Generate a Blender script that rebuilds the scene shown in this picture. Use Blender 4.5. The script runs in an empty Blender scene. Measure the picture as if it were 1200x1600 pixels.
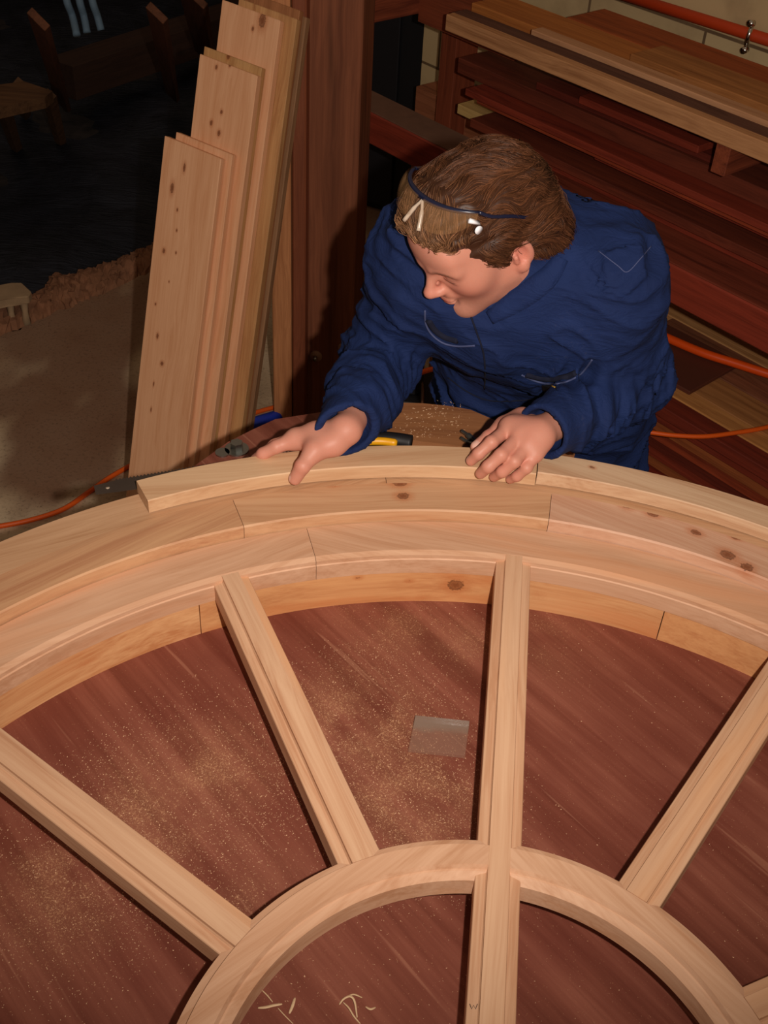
import bpy, bmesh, math, random
import numpy as np
from mathutils import Vector, Matrix
from mathutils.bvhtree import BVHTree

random.seed(7)
RNG = np.random.default_rng(11)
SC = bpy.context.scene
COL = SC.collection

# ---------------------------------------------------------------- camera
TZ = 0.92                      # height of the plywood bench top
CZ = 2.064
FPX, PITCH, ROLL = 1780.36, 0.6966, 0.0634
_F = np.array([0, math.cos(PITCH), -math.sin(PITCH)])
_up = np.array([0, math.sin(PITCH), math.cos(PITCH)])
_rt = np.array([1., 0, 0])
_R = math.cos(ROLL) * _rt + math.sin(ROLL) * _up
_U = -math.sin(ROLL) * _rt + math.cos(ROLL) * _up
_C = np.array([0, 0, CZ])
cam = bpy.data.cameras.new('camera')
camo = bpy.data.objects.new('camera', cam)
COL.objects.link(camo)
M = Matrix(((_R[0], _U[0], -_F[0], 0), (_R[1], _U[1], -_F[1], 0), (_R[2], _U[2], -_F[2], CZ), (0, 0, 0, 1)))
camo.matrix_world = M
cam.sensor_fit = 'VERTICAL'
cam.sensor_height = 24.0
cam.lens = FPX / 1600 * 24.0
cam.clip_start = 0.02
SC.camera = camo

# ---------------------------------------------------------------- light: on-camera flash and a faint dim shop
w = bpy.data.worlds.new('world'); SC.world = w; w.use_nodes = True
w.node_tree.nodes['Background'].inputs[0].default_value = (1.0, 0.72, 0.5, 1)
w.node_tree.nodes['Background'].inputs[1].default_value = 0.16
fl = bpy.data.lights.new('camera_flash', 'SPOT')
fl.energy = 110; fl.color = (1.0, 0.90, 0.80); fl.shadow_soft_size = 0.012
fl.spot_size = math.radians(94); fl.spot_blend = 1.0
flo = bpy.data.objects.new('camera_flash', fl); COL.objects.link(flo)
fp = _C + _R * 0.115 + _U * 0.02 + _F * 0.02
aim = _C + 1.7 * (_F - _R * 0.02 + _U * 0.21)
flo.location = fp
flo.rotation_euler = (Vector(aim) - Vector(fp)).to_track_quat('-Z', 'Y').to_euler()
SC.view_settings.view_transform = 'Standard'
SC.view_settings.look = 'None'
SC.view_settings.exposure = 0.0
SC.view_settings.gamma = 1.0
SC.view_settings.use_curve_mapping = False

# ---------------------------------------------------------------- measuring helpers
def ray(x, y): return _F + (x - 600) / FPX * _R + (800 - y) / FPX * _U
def uz(x, y, z): d = ray(x, y); return _C + d * ((z - CZ) / d[2])       # point at height z seen at x, y
def ud(x, y, D): return _C + ray(x, y) * D
def upl(x, y, n, c): d = ray(x, y); return _C + d * ((c - n @ _C) / (n @ d))
def pj(P):
    d = np.asarray(P) - _C; k = d @ _F
    return np.array([600 + FPX * (d @ _R) / k, 800 - FPX * (d @ _U) / k])

# ---------------------------------------------------------------- object helpers
def tag(o, label=None, cat=None, group=None, kind=None):
    if label: o['label'] = label
    if cat: o['category'] = cat
    if group: o['group'] = group
    if kind: o['kind'] = kind
    return o
def empty(name, loc=(0, 0, 0)):
    o = bpy.data.objects.new(name, None); COL.objects.link(o); o.location = loc
    o.empty_display_size = 0.05
    return o
def link(name, me, mats, parent=None, mw=None, smooth=False):
    if not isinstance(mats, (list, tuple)): mats = [mats]
    for m in mats: me.materials.append(m)
    o = bpy.data.objects.new(name, me); COL.objects.link(o)
    if smooth:
        me.polygons.foreach_set('use_smooth', [True] * len(me.polygons))
    if mw is not None: o.matrix_world = mw
    if parent is not None:
        o.parent = parent
        o.matrix_parent_inverse = Matrix.Translation(parent.location).inverted()
    return o
def mesh(name, V, Fc, mats, parent=None, mw=None, smooth=False, midx=None):
    me = bpy.data.meshes.new(name)
    me.from_pydata([tuple(v) for v in V], [], [tuple(f) for f in Fc]); me.update()
    o = link(name, me, mats, parent, mw, smooth)
    if midx is not None: me.polygons.foreach_set('material_index', midx)
    return o
def frame(O, x, y, z):
    return Matrix(((x[0], y[0], z[0], O[0]), (x[1], y[1], z[1], O[1]), (x[2], y[2], z[2], O[2]), (0, 0, 0, 1)))
def nz(v): v = np.asarray(v, float); return v / np.linalg.norm(v)
def bm_mesh(name, bm, mats, parent=None, mw=None, smooth=False):
    bmesh.ops.recalc_face_normals(bm, faces=bm.faces[:])
    me = bpy.data.meshes.new(name); bm.to_mesh(me); bm.free()
    return link(name, me, mats, parent, mw, smooth)
def box_bm(bm, x0, x1, y0, y1, z0, z1, bev=0.0, mtx=None):
    r = bmesh.ops.create_cube(bm, size=1)
    vs = r['verts']
    for v in vs:
        v.co = Vector(((x0 + x1) / 2 + v.co.x * (x1 - x0), (y0 + y1) / 2 + v.co.y * (y1 - y0), (z0 + z1) / 2 + v.co.z * (z1 - z0)))
    if bev > 0:
        es = list({e for v in vs for e in v.link_edges})
        r2 = bmesh.ops.bevel(bm, geom=es, offset=bev, segments=1, affect='EDGES')
        vs = list({v for f in r2['faces'] for v in f.verts} | {v for v in vs if v.is_valid})
    if mtx is not None:
        bmesh.ops.transform(bm, matrix=mtx, verts=vs)
def box(name, dims, mats, parent=None, mw=None, bev=0.0015):
    bm = bmesh.new(); box_bm(bm, *dims, bev=bev)
    return bm_mesh(name, bm, mats, parent, mw)
def tube_geo(P, rad, n=8, cap=True):
    P = [Vector(p) for p in P]; V = []; Fc = []
    rads = rad if hasattr(rad, '__len__') else [rad] * len(P)
    prev = None
    for i, p in enumerate(P):
        t = (P[min(i + 1, len(P) - 1)] - P[max(i - 1, 0)])
        if t.length < 1e-9: t = Vector((0, 0, 1))
        t.normalize()
        if prev is None:
            a = Vector((0, 0, 1)) if abs(t.z) < .9 else Vector((1, 0, 0))
            u = t.cross(a).normalized()
        else:
            u = (prev - t * prev.dot(t)).normalized()
        prev = u; v = t.cross(u)
        for k in range(n):
            an = 2 * math.pi * k / n
            V.append(p + (u * math.cos(an) + v * math.sin(an)) * rads[i])
    for i in range(len(P) - 1):
        for k in range(n):
            a, b = i * n + k, i * n + (k + 1) % n
            Fc.append((a, b, b + n, a + n))
    if cap:
        Fc.append(tuple(range(n - 1, -1, -1))); Fc.append(tuple(range((len(P) - 1) * n, len(P) * n)))
    return V, Fc
def tube(name, P, rad, mats, parent=None, n=8, smooth=True):
    V, Fc = tube_geo(P, rad, n)
    return mesh(name, V, Fc, mats, parent, smooth=smooth)
def spline(pts, m=8):
    pts = [np.asarray(p, float) for p in pts]
    ex = [2 * pts[0] - pts[1]] + pts + [2 * pts[-1] - pts[-2]]
    out = []
    for i in range(1, len(ex) - 2):
        a, b, c, d = ex[i - 1:i + 3]
        for j in range(m):
            t = j / m
            out.append(.5 * ((2 * b) + (-a + c) * t + (2 * a - 5 * b + 4 * c - d) * t * t + (-a + 3 * b - 3 * c + d) * t ** 3))
    out.append(pts[-1]); return out

# ---------------------------------------------------------------- materials
def hx(r, g, b):
    def f(c):
        c /= 255; return c / 12.92 if c <= .04045 else ((c + .055) / 1.055) ** 2.4
    return (f(r), f(g), f(b), 1)
class NT:
    def __init__(s, name):
        s.m = bpy.data.materials.new(name); s.m.use_nodes = True; s.t = s.m.node_tree; s.t.nodes.clear()
        s.out = s.n('ShaderNodeOutputMaterial'); s.b = s.n('ShaderNodeBsdfPrincipled')
        s.l(s.b.outputs[0], s.out.inputs[0])
    def n(s, ty, **kw):
        x = s.t.nodes.new(ty)
        for k, v in kw.items(): setattr(x, k, v)
        return x
    def l(s, a, b): s.t.links.new(a, b)
    def put(s, sock, v):
        if hasattr(v, 'node'): s.l(v, sock)
        else: sock.default_value = v
    def coord(s, out='Object'): return s.n('ShaderNodeTexCoord').outputs[out]
    def mapping(s, src, scale=(1, 1, 1), loc=(0, 0, 0)):
        x = s.n('ShaderNodeMapping'); s.l(src, x.inputs[0]); x.inputs['Scale'].default_value = scale; x.inputs['Location'].default_value = loc
        return x.outputs[0]
    def noise(s, src, scale, detail=4, rough=.55, dist=0.0):
        x = s.n('ShaderNodeTexNoise'); s.l(src, x.inputs['Vector']); x.inputs['Scale'].default_value = scale
        x.inputs['Detail'].default_value = detail; x.inputs['Roughness'].default_value = rough; x.inputs['Distortion'].default_value = dist
        return x.outputs[0]
    def ramp(s, src, stops):
        x = s.n('ShaderNodeValToRGB'); s.l(src, x.inputs[0]); e = x.color_ramp.elements
        e[0].position, e[0].color = stops[0]; e[1].position, e[1].color = stops[-1]
        for p, c in stops[1:-1]:
            q = e.new(p); q.color = c
        return x.outputs[0]
    def mix(s, fac, a, b, mode='MIX'):
        x = s.n('ShaderNodeMix', data_type='RGBA', blend_type=mode); s.put(x.inputs[0], fac); s.put(x.inputs[6], a); s.put(x.inputs[7], b)
        return x.outputs[2]
    def math(s, op, a, b=0.0, c=None, clamp=False):
        x = s.n('ShaderNodeMath', operation=op); x.use_clamp = clamp; s.put(x.inputs[0], a); s.put(x.inputs[1], b)
        if c is not None: s.put(x.inputs[2], c)
        return x.outputs[0]
    def step(s, src, a, b):
        x = s.n('ShaderNodeMapRange'); x.interpolation_type = 'SMOOTHSTEP'; s.l(src, x.inputs[0])
        x.inputs[1].default_value = a; x.inputs[2].default_value = b
        return x.outputs[0]
    def bump(s, h, st=.3, dist=.002):
        x = s.n('ShaderNodeBump'); s.l(h, x.inputs['Height']); x.inputs['Strength'].default_value = st; x.inputs['Distance'].default_value = dist
        s.l(x.outputs[0], s.b.inputs['Normal'])
    def col(s, c): s.put(s.b.inputs['Base Color'], c)
    def rough(s, v, spec=.4): s.put(s.b.inputs['Roughness'], v); s.b.inputs['Specular IOR Level'].default_value = spec
BW = (0, 0, 0, 1), (1, 1, 1, 1)
_wid = [0]
def wood(name, light, dark, knots=(), knotcol=hx(104, 50, 22), rough=.55, streak=.5, seed=None, gs=1.0, spec=.3, patch=None):
    """grain runs along the object's local x axis; knots: local (x, y, z, radius)"""
    n = NT(name); c = n.coord(); _wid[0] += 1; sd = (_wid[0] * 3.17 if seed is None else seed)
    base = n.mapping(c, (1, 1, 1), (sd, sd * .7, sd * .3))
    warp = n.noise(n.mapping(base, (2.2, 6, 6)), 1.0, 2)
    ad = n.n('ShaderNodeVectorMath', operation='MULTIPLY_ADD'); n.l(warp, ad.inputs[0]); ad.inputs[1].default_value = (0, .05, .05); n.l(base, ad.inputs[2])
    g1 = n.noise(n.mapping(ad.outputs[0], (1.6 * gs, 46 * gs, 46 * gs)), 1.0, 3, .6)
    g2 = n.noise(n.mapping(ad.outputs[0], (6 * gs, 260 * gs, 260 * gs)), 1.0, 3, .6)
    big = n.noise(n.mapping(base, (1.2, 5, 5)), 1.0, 2)
    f = n.math('ADD', n.math('MULTIPLY', g1, .62), n.math('MULTIPLY', g2, .38))
    mid = tuple((light[i] * .62 + dark[i] * .38) for i in range(3)) + (1,)
    colr = n.ramp(f, [(.5 - .22 * streak - .03, dark), (.5, mid), (.5 + .12, light)])
    colr = n.mix(n.math('MULTIPLY', n.step(big, .35, .7), .35), colr, mid)
    if patch:                                  # reddish heartwood streaks
        pm = n.noise(n.mapping(base, (1.5, 14, 14)), 1.0, 3)
        colr = n.mix(n.math('MULTIPLY', n.step(pm, .52, .72), .6), colr, patch)
    for k in knots:
        kx, ky, kz, kr = k[:4]; st = k[4] if len(k) > 4 else 1.6
        sub = n.n('ShaderNodeVectorMath', operation='SUBTRACT'); n.l(c, sub.inputs[0]); sub.inputs[1].default_value = (kx, ky, kz)
        sc_ = n.n('ShaderNodeVectorMath', operation='MULTIPLY'); n.l(sub.outputs[0], sc_.inputs[0]); sc_.inputs[1].default_value = (1 / (kr * st), 1 / kr, 1 / kr)
        ln = n.n('ShaderNodeVectorMath', operation='LENGTH'); n.l(sc_.outputs[0], ln.inputs[0])
        d = n.math('ADD', ln.outputs['Value'], n.math('MULTIPLY', n.math('SUBTRACT', n.noise(n.mapping(c, (300, 300, 300)), 1.0, 2), .5), .9))
        halo = n.math('SUBTRACT', 1.0, n.step(d, .7, 2.7))
        core = n.math('SUBTRACT', 1.0, n.step(d, .35, 1.05))
        rim = n.math('MULTIPLY', n.math('SUBTRACT', 1.0, n.step(d, .9, 1.15)), n.step(d, .55, .9))
        colr = n.mix(n.math('MULTIPLY', halo, .5), colr, hx(180, 98, 50))
        colr = n.mix(n.math('MULTIPLY', core, .75), colr, knotcol)
        colr = n.mix(n.math('MULTIPLY', rim, .6), colr, hx(60, 28, 14))
    n.col(colr); n.rough(rough, spec)
    n.bump(g2, .22, .0006)
    return n.m
def plain(name, c, rough=.5, metal=0.0, spec=.4, var=.0, vs=30, bump=0.0):
    n = NT(name)
    if var:
        f = n.noise(n.coord(), vs, 4)
        n.col(n.mix(f, tuple(x * (1 - var) for x in c[:3]) + (1,), tuple(min(1, x * (1 + var)) for x in c[:3]) + (1,)))
        if bump: n.bump(f, bump, .001)
    else: n.col(c)
    n.rough(rough, spec); n.b.inputs['Metallic'].default_value = metal
    return n.m

LIGHT, LDARK = hx(212, 168, 136), hx(186, 136, 102)
ORNG, ODARK = hx(222, 168, 124), hx(196, 132, 88)
# ---------------------------------------------------------------- structure: floor, walls
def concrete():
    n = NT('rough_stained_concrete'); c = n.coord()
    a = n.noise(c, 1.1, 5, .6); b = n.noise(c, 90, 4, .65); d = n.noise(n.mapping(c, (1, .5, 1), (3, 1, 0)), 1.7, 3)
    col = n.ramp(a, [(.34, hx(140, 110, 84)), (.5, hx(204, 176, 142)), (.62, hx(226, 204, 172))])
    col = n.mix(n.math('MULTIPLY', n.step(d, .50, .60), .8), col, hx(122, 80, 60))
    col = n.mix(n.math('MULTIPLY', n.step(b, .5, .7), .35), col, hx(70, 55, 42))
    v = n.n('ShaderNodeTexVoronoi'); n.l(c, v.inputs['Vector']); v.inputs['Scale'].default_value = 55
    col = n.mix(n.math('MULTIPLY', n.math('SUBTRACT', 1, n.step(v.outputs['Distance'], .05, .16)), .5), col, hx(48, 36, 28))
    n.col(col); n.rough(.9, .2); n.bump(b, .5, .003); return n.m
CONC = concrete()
# slab with a broken far-left edge
edge_px = [(-260, 640), (-90, 560), (0, 527), (50, 505), (100, 482), (160, 458), (232, 428), (300, 392), (380, 352)]
edge = [uz(x, y, 0) for x, y in edge_px]
ep = []
for a, b in zip(edge[:-1], edge[1:]):
    for j in range(6):
        p = a + (b - a) * j / 6; ep.append((p[0] + random.uniform(-.012, .012), p[1] + random.uniform(-.014, .014)))
poly = [(4.6, -2.5), (4.6, 8.5), (0.1, 8.5)] + [(q[0], q[1]) for q in reversed(ep)] + [(-3.4, 2.6), (-4.5, 2.0), (-4.5, -2.5)]
V = [(x, y, 0) for x, y in poly] + [(x, y, -.14) for x, y in poly]; N_ = len(poly)
Fc = [tuple(range(N_)), tuple(range(2 * N_ - 1, N_ - 1, -1))] + [(i, i + N_, (i + 1) % N_ + N_, (i + 1) % N_) for i in range(N_)]
bm = bmesh.new(); vv = [bm.verts.new(v) for v in V]
for f_ in Fc: bm.faces.new([vv[i] for i in f_])
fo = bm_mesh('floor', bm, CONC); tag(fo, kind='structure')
n = NT('dark_earth'); a = n.noise(n.coord(), 14, 5); n.col(n.ramp(a, [(.3, hx(26, 24, 26)), (.7, hx(58, 52, 52))])); n.rough(.9); n.bump(a, .5, .01)
g = box('floor', (-5.5, 1.5, 2.0, 9.5, -.30, -.141), n.m, bev=0); tag(g, kind='structure')

RA = math.radians(42)
wv = np.array([math.cos(RA), math.sin(RA), 0]); av = np.array([math.sin(RA), -math.cos(RA), 0]); zv = np.array([0, 0, 1.])
def rack_frame(c, s, z): return frame(wv * c + av * s + zv * z, av, wv, -np.cross(wv, av) * 0 + zv)
def blockwall():
    n = NT('cream_painted_blocks'); c = n.coord()
    sw = n.n('ShaderNodeSeparateXYZ'); n.l(c, sw.inputs[0]); cb = n.n('ShaderNodeCombineXYZ'); n.l(sw.outputs[0], cb.inputs[0]); n.l(sw.outputs[2], cb.inputs[1])
    b = n.n('ShaderNodeTexBrick'); n.l(cb.outputs[0], b.inputs['Vector']); b.inputs['Scale'].default_value = 1.0
    b.inputs['Brick Width'].default_value = .44; b.inputs['Row Height'].default_value = .215; b.inputs['Mortar Size'].default_value = .006; b.inputs['Mortar Smooth'].default_value = .4
    b.inputs['Color1'].default_value = hx(222, 196, 148); b.inputs['Color2'].default_value = hx(208, 180, 134); b.inputs['Mortar'].default_value = hx(120, 96, 70)
    nn = n.noise(c, 5, 5); col = n.mix(n.math('MULTIPLY', n.step(nn, .45, .7), .5), b.outputs[0], hx(168, 140, 104))
    n.col(col); n.rough(.75, .3); n.bump(b.outputs['Fac'], -.5, .006); return n.m
# frame with x along rack, y into the wall, z up (left handed frames are avoided by mirroring y)
def rf(c, s, z): return frame(wv * c + av * s + zv * z, av, wv, zv)
wr = box('wall_right', (-3.17, 3.2, 0, .2, 0, 3.1), blockwall(), mw=rf(2.9, 0, 0), bev=0); tag(wr, kind='structure')
DKW = plain('dark_brown_boards', hx(38, 28, 22), .9, var=.3, vs=4)  # very dark brown, tone varied at random
wb = box('wall_back', (-6, 3, 8.4, 8.6, -.3, 3.3), DKW, bev=0); tag(wb, kind='structure')
wl = box('wall_left', (-4.5, -4.3, -2, 8.4, -.3, 3.3), DKW, bev=0); tag(wl, kind='structure')

# ---------------------------------------------------------------- the plywood bench and everything fixed on it
CX, CY = .1239, .42567
PH = -.0794
def pol(r, a, z=0): return np.array([CX + r * math.cos(a), CY + r * math.sin(a), z])
def ply():
    n = NT('red_form_plywood'); c = n.coord()
    rot = n.n('ShaderNodeMapping'); n.l(c, rot.inputs[0]); rot.inputs['Rotation'].default_value = (0, 0, math.radians(48)); b = rot.outputs[0]
    g = n.noise(n.mapping(b, (2, 34, 10)), 1, 4, .6); g2 = n.noise(n.mapping(b, (8, 220, 50)), 1, 3, .6); big = n.noise(c, 2.6, 4, .6)
    col = n.ramp(g, [(.34, hx(108, 54, 40)), (.5, hx(128, 70, 54)), (.66, hx(146, 86, 68))])
    col = n.mix(n.math('MULTIPLY', n.step(g2, .54, .7), .2), col, hx(96, 46, 36))
    col = n.mix(n.math('MULTIPLY', n.step(big, .42, .66), .5), col, hx(104, 46, 36))
    sc = n.noise(n.mapping(b, (3, 90, 20), (5, 2, 0)), 1, 2)
    col = n.mix(n.math('MULTIPLY', n.step(sc, .67, .73), .3), col, hx(186, 130, 104))
    # fine sawdust lying in patches
    fine = n.noise(c, 420, 2, .7); fine2 = n.noise(c, 900, 2, .7)
    tot = None
    for (px, py, r, s_) in [(560, 1130, .16, .7), (640, 1240, .18, .65), (230, 1290, .18, .6), (110, 1380, .15, .65), (330, 1210, .13, .6), (720, 1000, .10, .5), (620, 970, .16, .45), (400, 1420, .12, .4), (860, 1000, .12, .35), (700, 1290, .10, .6)]:
        P = uz(px, py, TZ)
        sub = n.n('ShaderNodeVectorMath', operation='DISTANCE'); n.l(c, sub.inputs[0]); sub.inputs[1].default_value = tuple(P)
        m_ = n.math('MULTIPLY', n.math('SUBTRACT', 1, n.step(sub.outputs['Value'], 0, r)), s_)
        tot = m_ if tot is None else n.math('MAXIMUM', tot, m_)
    tot = n.math('MULTIPLY', tot, n.step(n.noise(c, 16, 4), .25, .62))
    th = n.math('SUBTRACT', .68, n.math('MULTIPLY', tot, .26))
    m1 = n.math('MULTIPLY', n.math('SUBTRACT', fine, th), 14, clamp=True)
    m2 = n.math('MULTIPLY', n.math('SUBTRACT', fine2, th), 12, clamp=True)
    dust = n.math('MAXIMUM', m1, m2)
    dust = n.math('MAXIMUM', n.math('MULTIPLY', dust, .6), n.math('MULTIPLY', tot, .22))
    col = n.mix(dust, col, hx(196, 146, 108))
    n.col(col); n.rough(n.math('ADD', .5, n.math('MULTIPLY', g, .2)), .3); n.bump(g2, .15, .0005); return n.m
PLY = ply()
opx = [(-420, 1150), (-150, 960), (0, 872), (170, 803), (280, 745), (357, 690), (395, 671), (430, 655), (520, 641), (600, 635), (700, 636), (770, 661), (830, 690), (900, 716), (980, 737), (1100, 800), (1260, 870)]
top = [uz(x, y, TZ)[:2] for x, y in opx]
outl = [(-1.02, -.12)] + [(-1.02, .5)] + [tuple(p) for p in top] + [(1.15, .9), (1.2, .3), (1.2, -.12)]
bench = empty('plywood_bench', (0.1, .6, 0)); tag(bench, 'red-brown plywood bench top under the half-round window, dusted with sawdust', 'workbench')
N_ = len(outl)
bm = bmesh.new(); A_ = [bm.verts.new((x, y, TZ)) for x, y in outl]; B_ = [bm.verts.new((x, y, TZ - .024)) for x, y in outl]
bm.faces.new(A_); bm.faces.new(B_[::-1])
for i in range(N_): bm.faces.new((A_[i], B_[i], B_[(i + 1) % N_], A_[(i + 1) % N_]))
bm_mesh('bench_top', bm, PLY, bench)
LEGW = wood('bench_leg_pine', hx(150, 110, 74), hx(110, 74, 46))
for lx, ly in ((-.8, .05), (.95, .05), (-.42, 1.0), (.62, 1.0)):
    m_ = frame((lx, ly, TZ - .024), (0, 0, -1), (0, 1, 0), (1, 0, 0))
    box('leg', (0, TZ - .024, -.035, .035, -.035, .035), LEGW, bench, m_)
def arc_seg(name, prof, a0, a1, mat_fn, parent, knots_px=(), step=math.radians(1.0), cx=CX, cy=CY):
    """prof: closed (r, z) polygon, z above the bench; object frame: x tangent at the middle of the segment"""
    am = (a0 + a1) / 2; rm = sum(p[0] for p in prof) / len(prof)
    O = np.array([cx + rm * math.cos(am), cy + rm * math.sin(am), TZ])
    er = np.array([math.cos(am), math.sin(am), 0]); et = np.array([math.sin(am), -math.cos(am), 0])
    MW = frame(O, et, er, zv)
    ns = max(2, int(abs(a1 - a0) / step)); V = []; n_ = len(prof)
    for i in range(ns + 1):
        a = a0 + (a1 - a0) * i / ns
        for r, z in prof:
            d = np.array([cx + r * math.cos(a), cy + r * math.sin(a), TZ + z]) - O
            V.append((d @ et, d @ er, d[2]))
    Fc = []
    for i in range(ns):
        for k in range(n_):
            a, b = i * n_ + k, i * n_ + (k + 1) % n_
            Fc.append((a, b, b + n_, a + n_))
    Fc.append(tuple(range(n_ - 1, -1, -1))); Fc.append(tuple(range(ns * n_, ns * n_ + n_)))
    bm = bmesh.new(); vs = [bm.verts.new(v) for v in V]
    for f_ in Fc: bm.faces.new([vs[i] for i in f_])
    kn = []
    for (px, py, z, r, *st) in knots_px:
        d = uz(px, py, TZ + z) - O; kn.append((d @ et, d @ er, d[2], r, *st))
    return bm_mesh(name, bm, mat_fn(kn), parent, MW)
R_ = math.radians
def rg(a): return math.radians(a)
def mf(l, d, **kw): return lambda kn: wood('pine', l, d, knots=kn, **kw)
# kerb: laminated jig ring standing on the bench
kerb = empty('curved_former_ring', (CX, CY, TZ)); tag(kerb, 'curved knotty pine former ring standing on the plywood under the window sash', 'wooden form')
kp = [(.7515, 0), (.7515, .0575), (.935, .0575), (.935, 0)]
kn = {2: [(545, 915, .045, .004), (560, 905, .05, .003), (712, 912, .033, .010, 1.2), (640, 905, .04, .003), (660, 940, .006, .005)], 1: [(840, 938, .03, .006), (865, 951, .025, .006), (925, 970, .02, .003)], 3: [(136, 1030, .03, .0038, 3.5), (150, 1014, .034, .003, 2)]}
for i, (a0, a1) in enumerate([(-.3, 69), (69.1, 85.5), (85.6, 118.9), (119.0, 150), (150.1, 180.3)]):
    arc_seg('ring_segment', kp, rg(a0), rg(a1), mf(hx(224, 172, 122) if i % 2 else hx(218, 160, 108), hx(192, 128, 82), patch=hx(196, 116, 66)), kerb, kn.get(i, ()))
# sash: arched rail, inner ring, glazing bars, bottom rail
sash = empty('half_round_window_sash', (CX, CY, TZ)); tag(sash, 'pale pine fanlight sash with radiating glazing bars and inner half ring, lying on the former', 'window sash')
sp = [(.748, .0585), (.748, .083), (.7495, .0845), (.7495, .0905), (.757, .094), (.8165, .094), (.8165, .0585)]
for a0, a1 in [(0, 48), (48.05, 106.4), (106.45, 141), (141.05, 180)]:
    arc_seg('arched_rail', sp, rg(a0), rg(a1), mf(LIGHT, LDARK, patch=hx(214, 150, 108)), sash)
ip = [(.297, .058), (.297, .0855), (.2868, .088), (.2862, .094), (.2622, .094), (.2595, .0885), (.2575, .088), (.2500, .0815), (.2490, .058)]
for a0, a1 in [(0, 85.4), (85.45, 180)]:
    arc_seg('inner_ring', ip, rg(a0), rg(a1), mf(LIGHT, LDARK, patch=hx(222, 160, 112)), sash)
def bar_prof(hw_face=.0115):
    return [(-.0240, .0585), (-.0240, .084), (-.0232, .0852), (-.0130, .0872), (-hw_face, .0895), (-hw_face, .0944), (hw_face, .0944), (hw_face, .0895), (.0130, .0872), (.0232, .0852), (.0240, .084), (.0240, .0585)]
def bar(angle, r0, r1, name='glazing_bar'):
    t = rg(angle) + PH; d = np.array([math.cos(t), math.sin(t), 0]); s = np.array([math.sin(t), -math.cos(t), 0]) * -1
    prof = bar_prof(); O = np.array([CX, CY, TZ]); MW = frame(O + d * r0, d, s, zv); L = r1 - r0; n_ = len(prof)
    V = [(0, y, z) for y, z in prof] + [(L, y, z) for y, z in prof]
    Fc = [(k, (k + 1) % n_, (k + 1) % n_ + n_, k + n_) for k in range(n_)] + [tuple(range(n_ - 1, -1, -1)), tuple(range(n_, 2 * n_))]
    bm = bmesh.new(); vs = [bm.verts.new(v) for v in V]
    for f_ in Fc: bm.faces.new([vs[i] for i in f_])
    return bm_mesh(name, bm, wood('pine', hx(214, 172, 138), hx(190, 140, 106), streak=.35, patch=hx(222, 164, 118)), sash, MW)
for a in (30, 60, 120, 150): bar(a, .2866, .7535)
cb_ = bar(90, .0, .7560)
bm = bmesh.new(); box_bm(bm, -.82, .82, -.03, .03, .0585, .094, .002)
bm_mesh('bottom_rail', bm, wood('pine', LIGHT, LDARK), sash, frame((CX, CY - .03, TZ), (math.cos(PH * 0), 0, 0), (0, 1, 0), (0, 0, 1)))
# pencilled letter on the centre bar
P0 = [uz(x, y, TZ + .0872) + [0, 0, .0005] for x, y in ((734, 1569), (737, 1577), (740, 1571), (743, 1577), (746, 1569))]
tube('pencil_mark', P0, .00035, plain('graphite', hx(70, 60, 60), .5), sash, n=4)
# frame ring around the sash: two abutting courses of curved segments
fr = empty('arched_window_frame', (CX, CY, TZ)); tag(fr, 'laminated curved pine window frame of jointed segments around the sash', 'window frame')
bp = [(.8185, .058), (.8185, .1115), (.8205, .114), (.8795, .114), (.8795, .058)]
bk = {1: [(625, 756, .114, .006), (630, 775, .114, .007, 1.2), (520, 757, .114, .004), (490, 755, .114, .004), (838, 752, .114, .004)],
      0: [(980, 789, .114, .0075, 1.1), (1020, 802, .114, .007, 1.2), (1080, 808, .114, .005), (1087, 832, .114, .005), (1137, 867, .114, .0085, 1.2), (1167, 886, .114, .007, 1.2), (1150, 840, .114, .004), (1130, 822, .114, .003)]}
cols = [(hx(212, 170, 142), hx(188, 136, 106)), (hx(208, 164, 126), hx(178, 126, 88)), (hx(204, 158, 118), hx(172, 118, 84)), (hx(210, 166, 128), hx(182, 130, 94))]
for i, (a0, a1) in enumerate([(40, 82.3), (82.35, 112.6), (112.65, 152), (152.05, 180)]):
    arc_seg('frame_segment', bp, rg(a0), rg(a1), mf(*cols[i], patch=hx(168, 128, 96) if i == 2 else None), fr, bk.get(i, ()))
arc_seg('frame_segment', bp, 0, rg(39.95), mf(*cols[3]), fr)
cp = [(.880, .058), (.880, .1135), (.9385, .1135), (.9395, .112), (.9395, .058)]
for a0, a1 in [(0, 58), (58.05, 98), (98.05, 143), (143.05, 180)]:
    arc_seg('frame_segment', cp, rg(a0), rg(a1), mf(hx(200, 158, 122), hx(170, 124, 88)), fr)
# loose top segments being fitted
tp = [(.891, .1156), (.891, .1355), (.8925, .137), (.9395, .137), (.941, .1355), (.941, .1156)]
s1 = arc_seg('curved_top_segment', tp, rg(84.0), rg(120.2), mf(hx(216, 178, 140), hx(192, 146, 108)), None)
tag(s1, 'loose curved pine segment pressed down under both hands on the ring', 'wood segment')
tp2 = [(r + .004, z) for r, z in tp]
s2 = arc_seg('curved_top_segment', tp2, rg(46), rg(83.9), mf(hx(212, 176, 142), hx(186, 142, 108)), None, [(925, 731, .136, .0025)])
tag(s2, 'curved pine segment on the ring running off to the right of the hand', 'wood segment')

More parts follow.
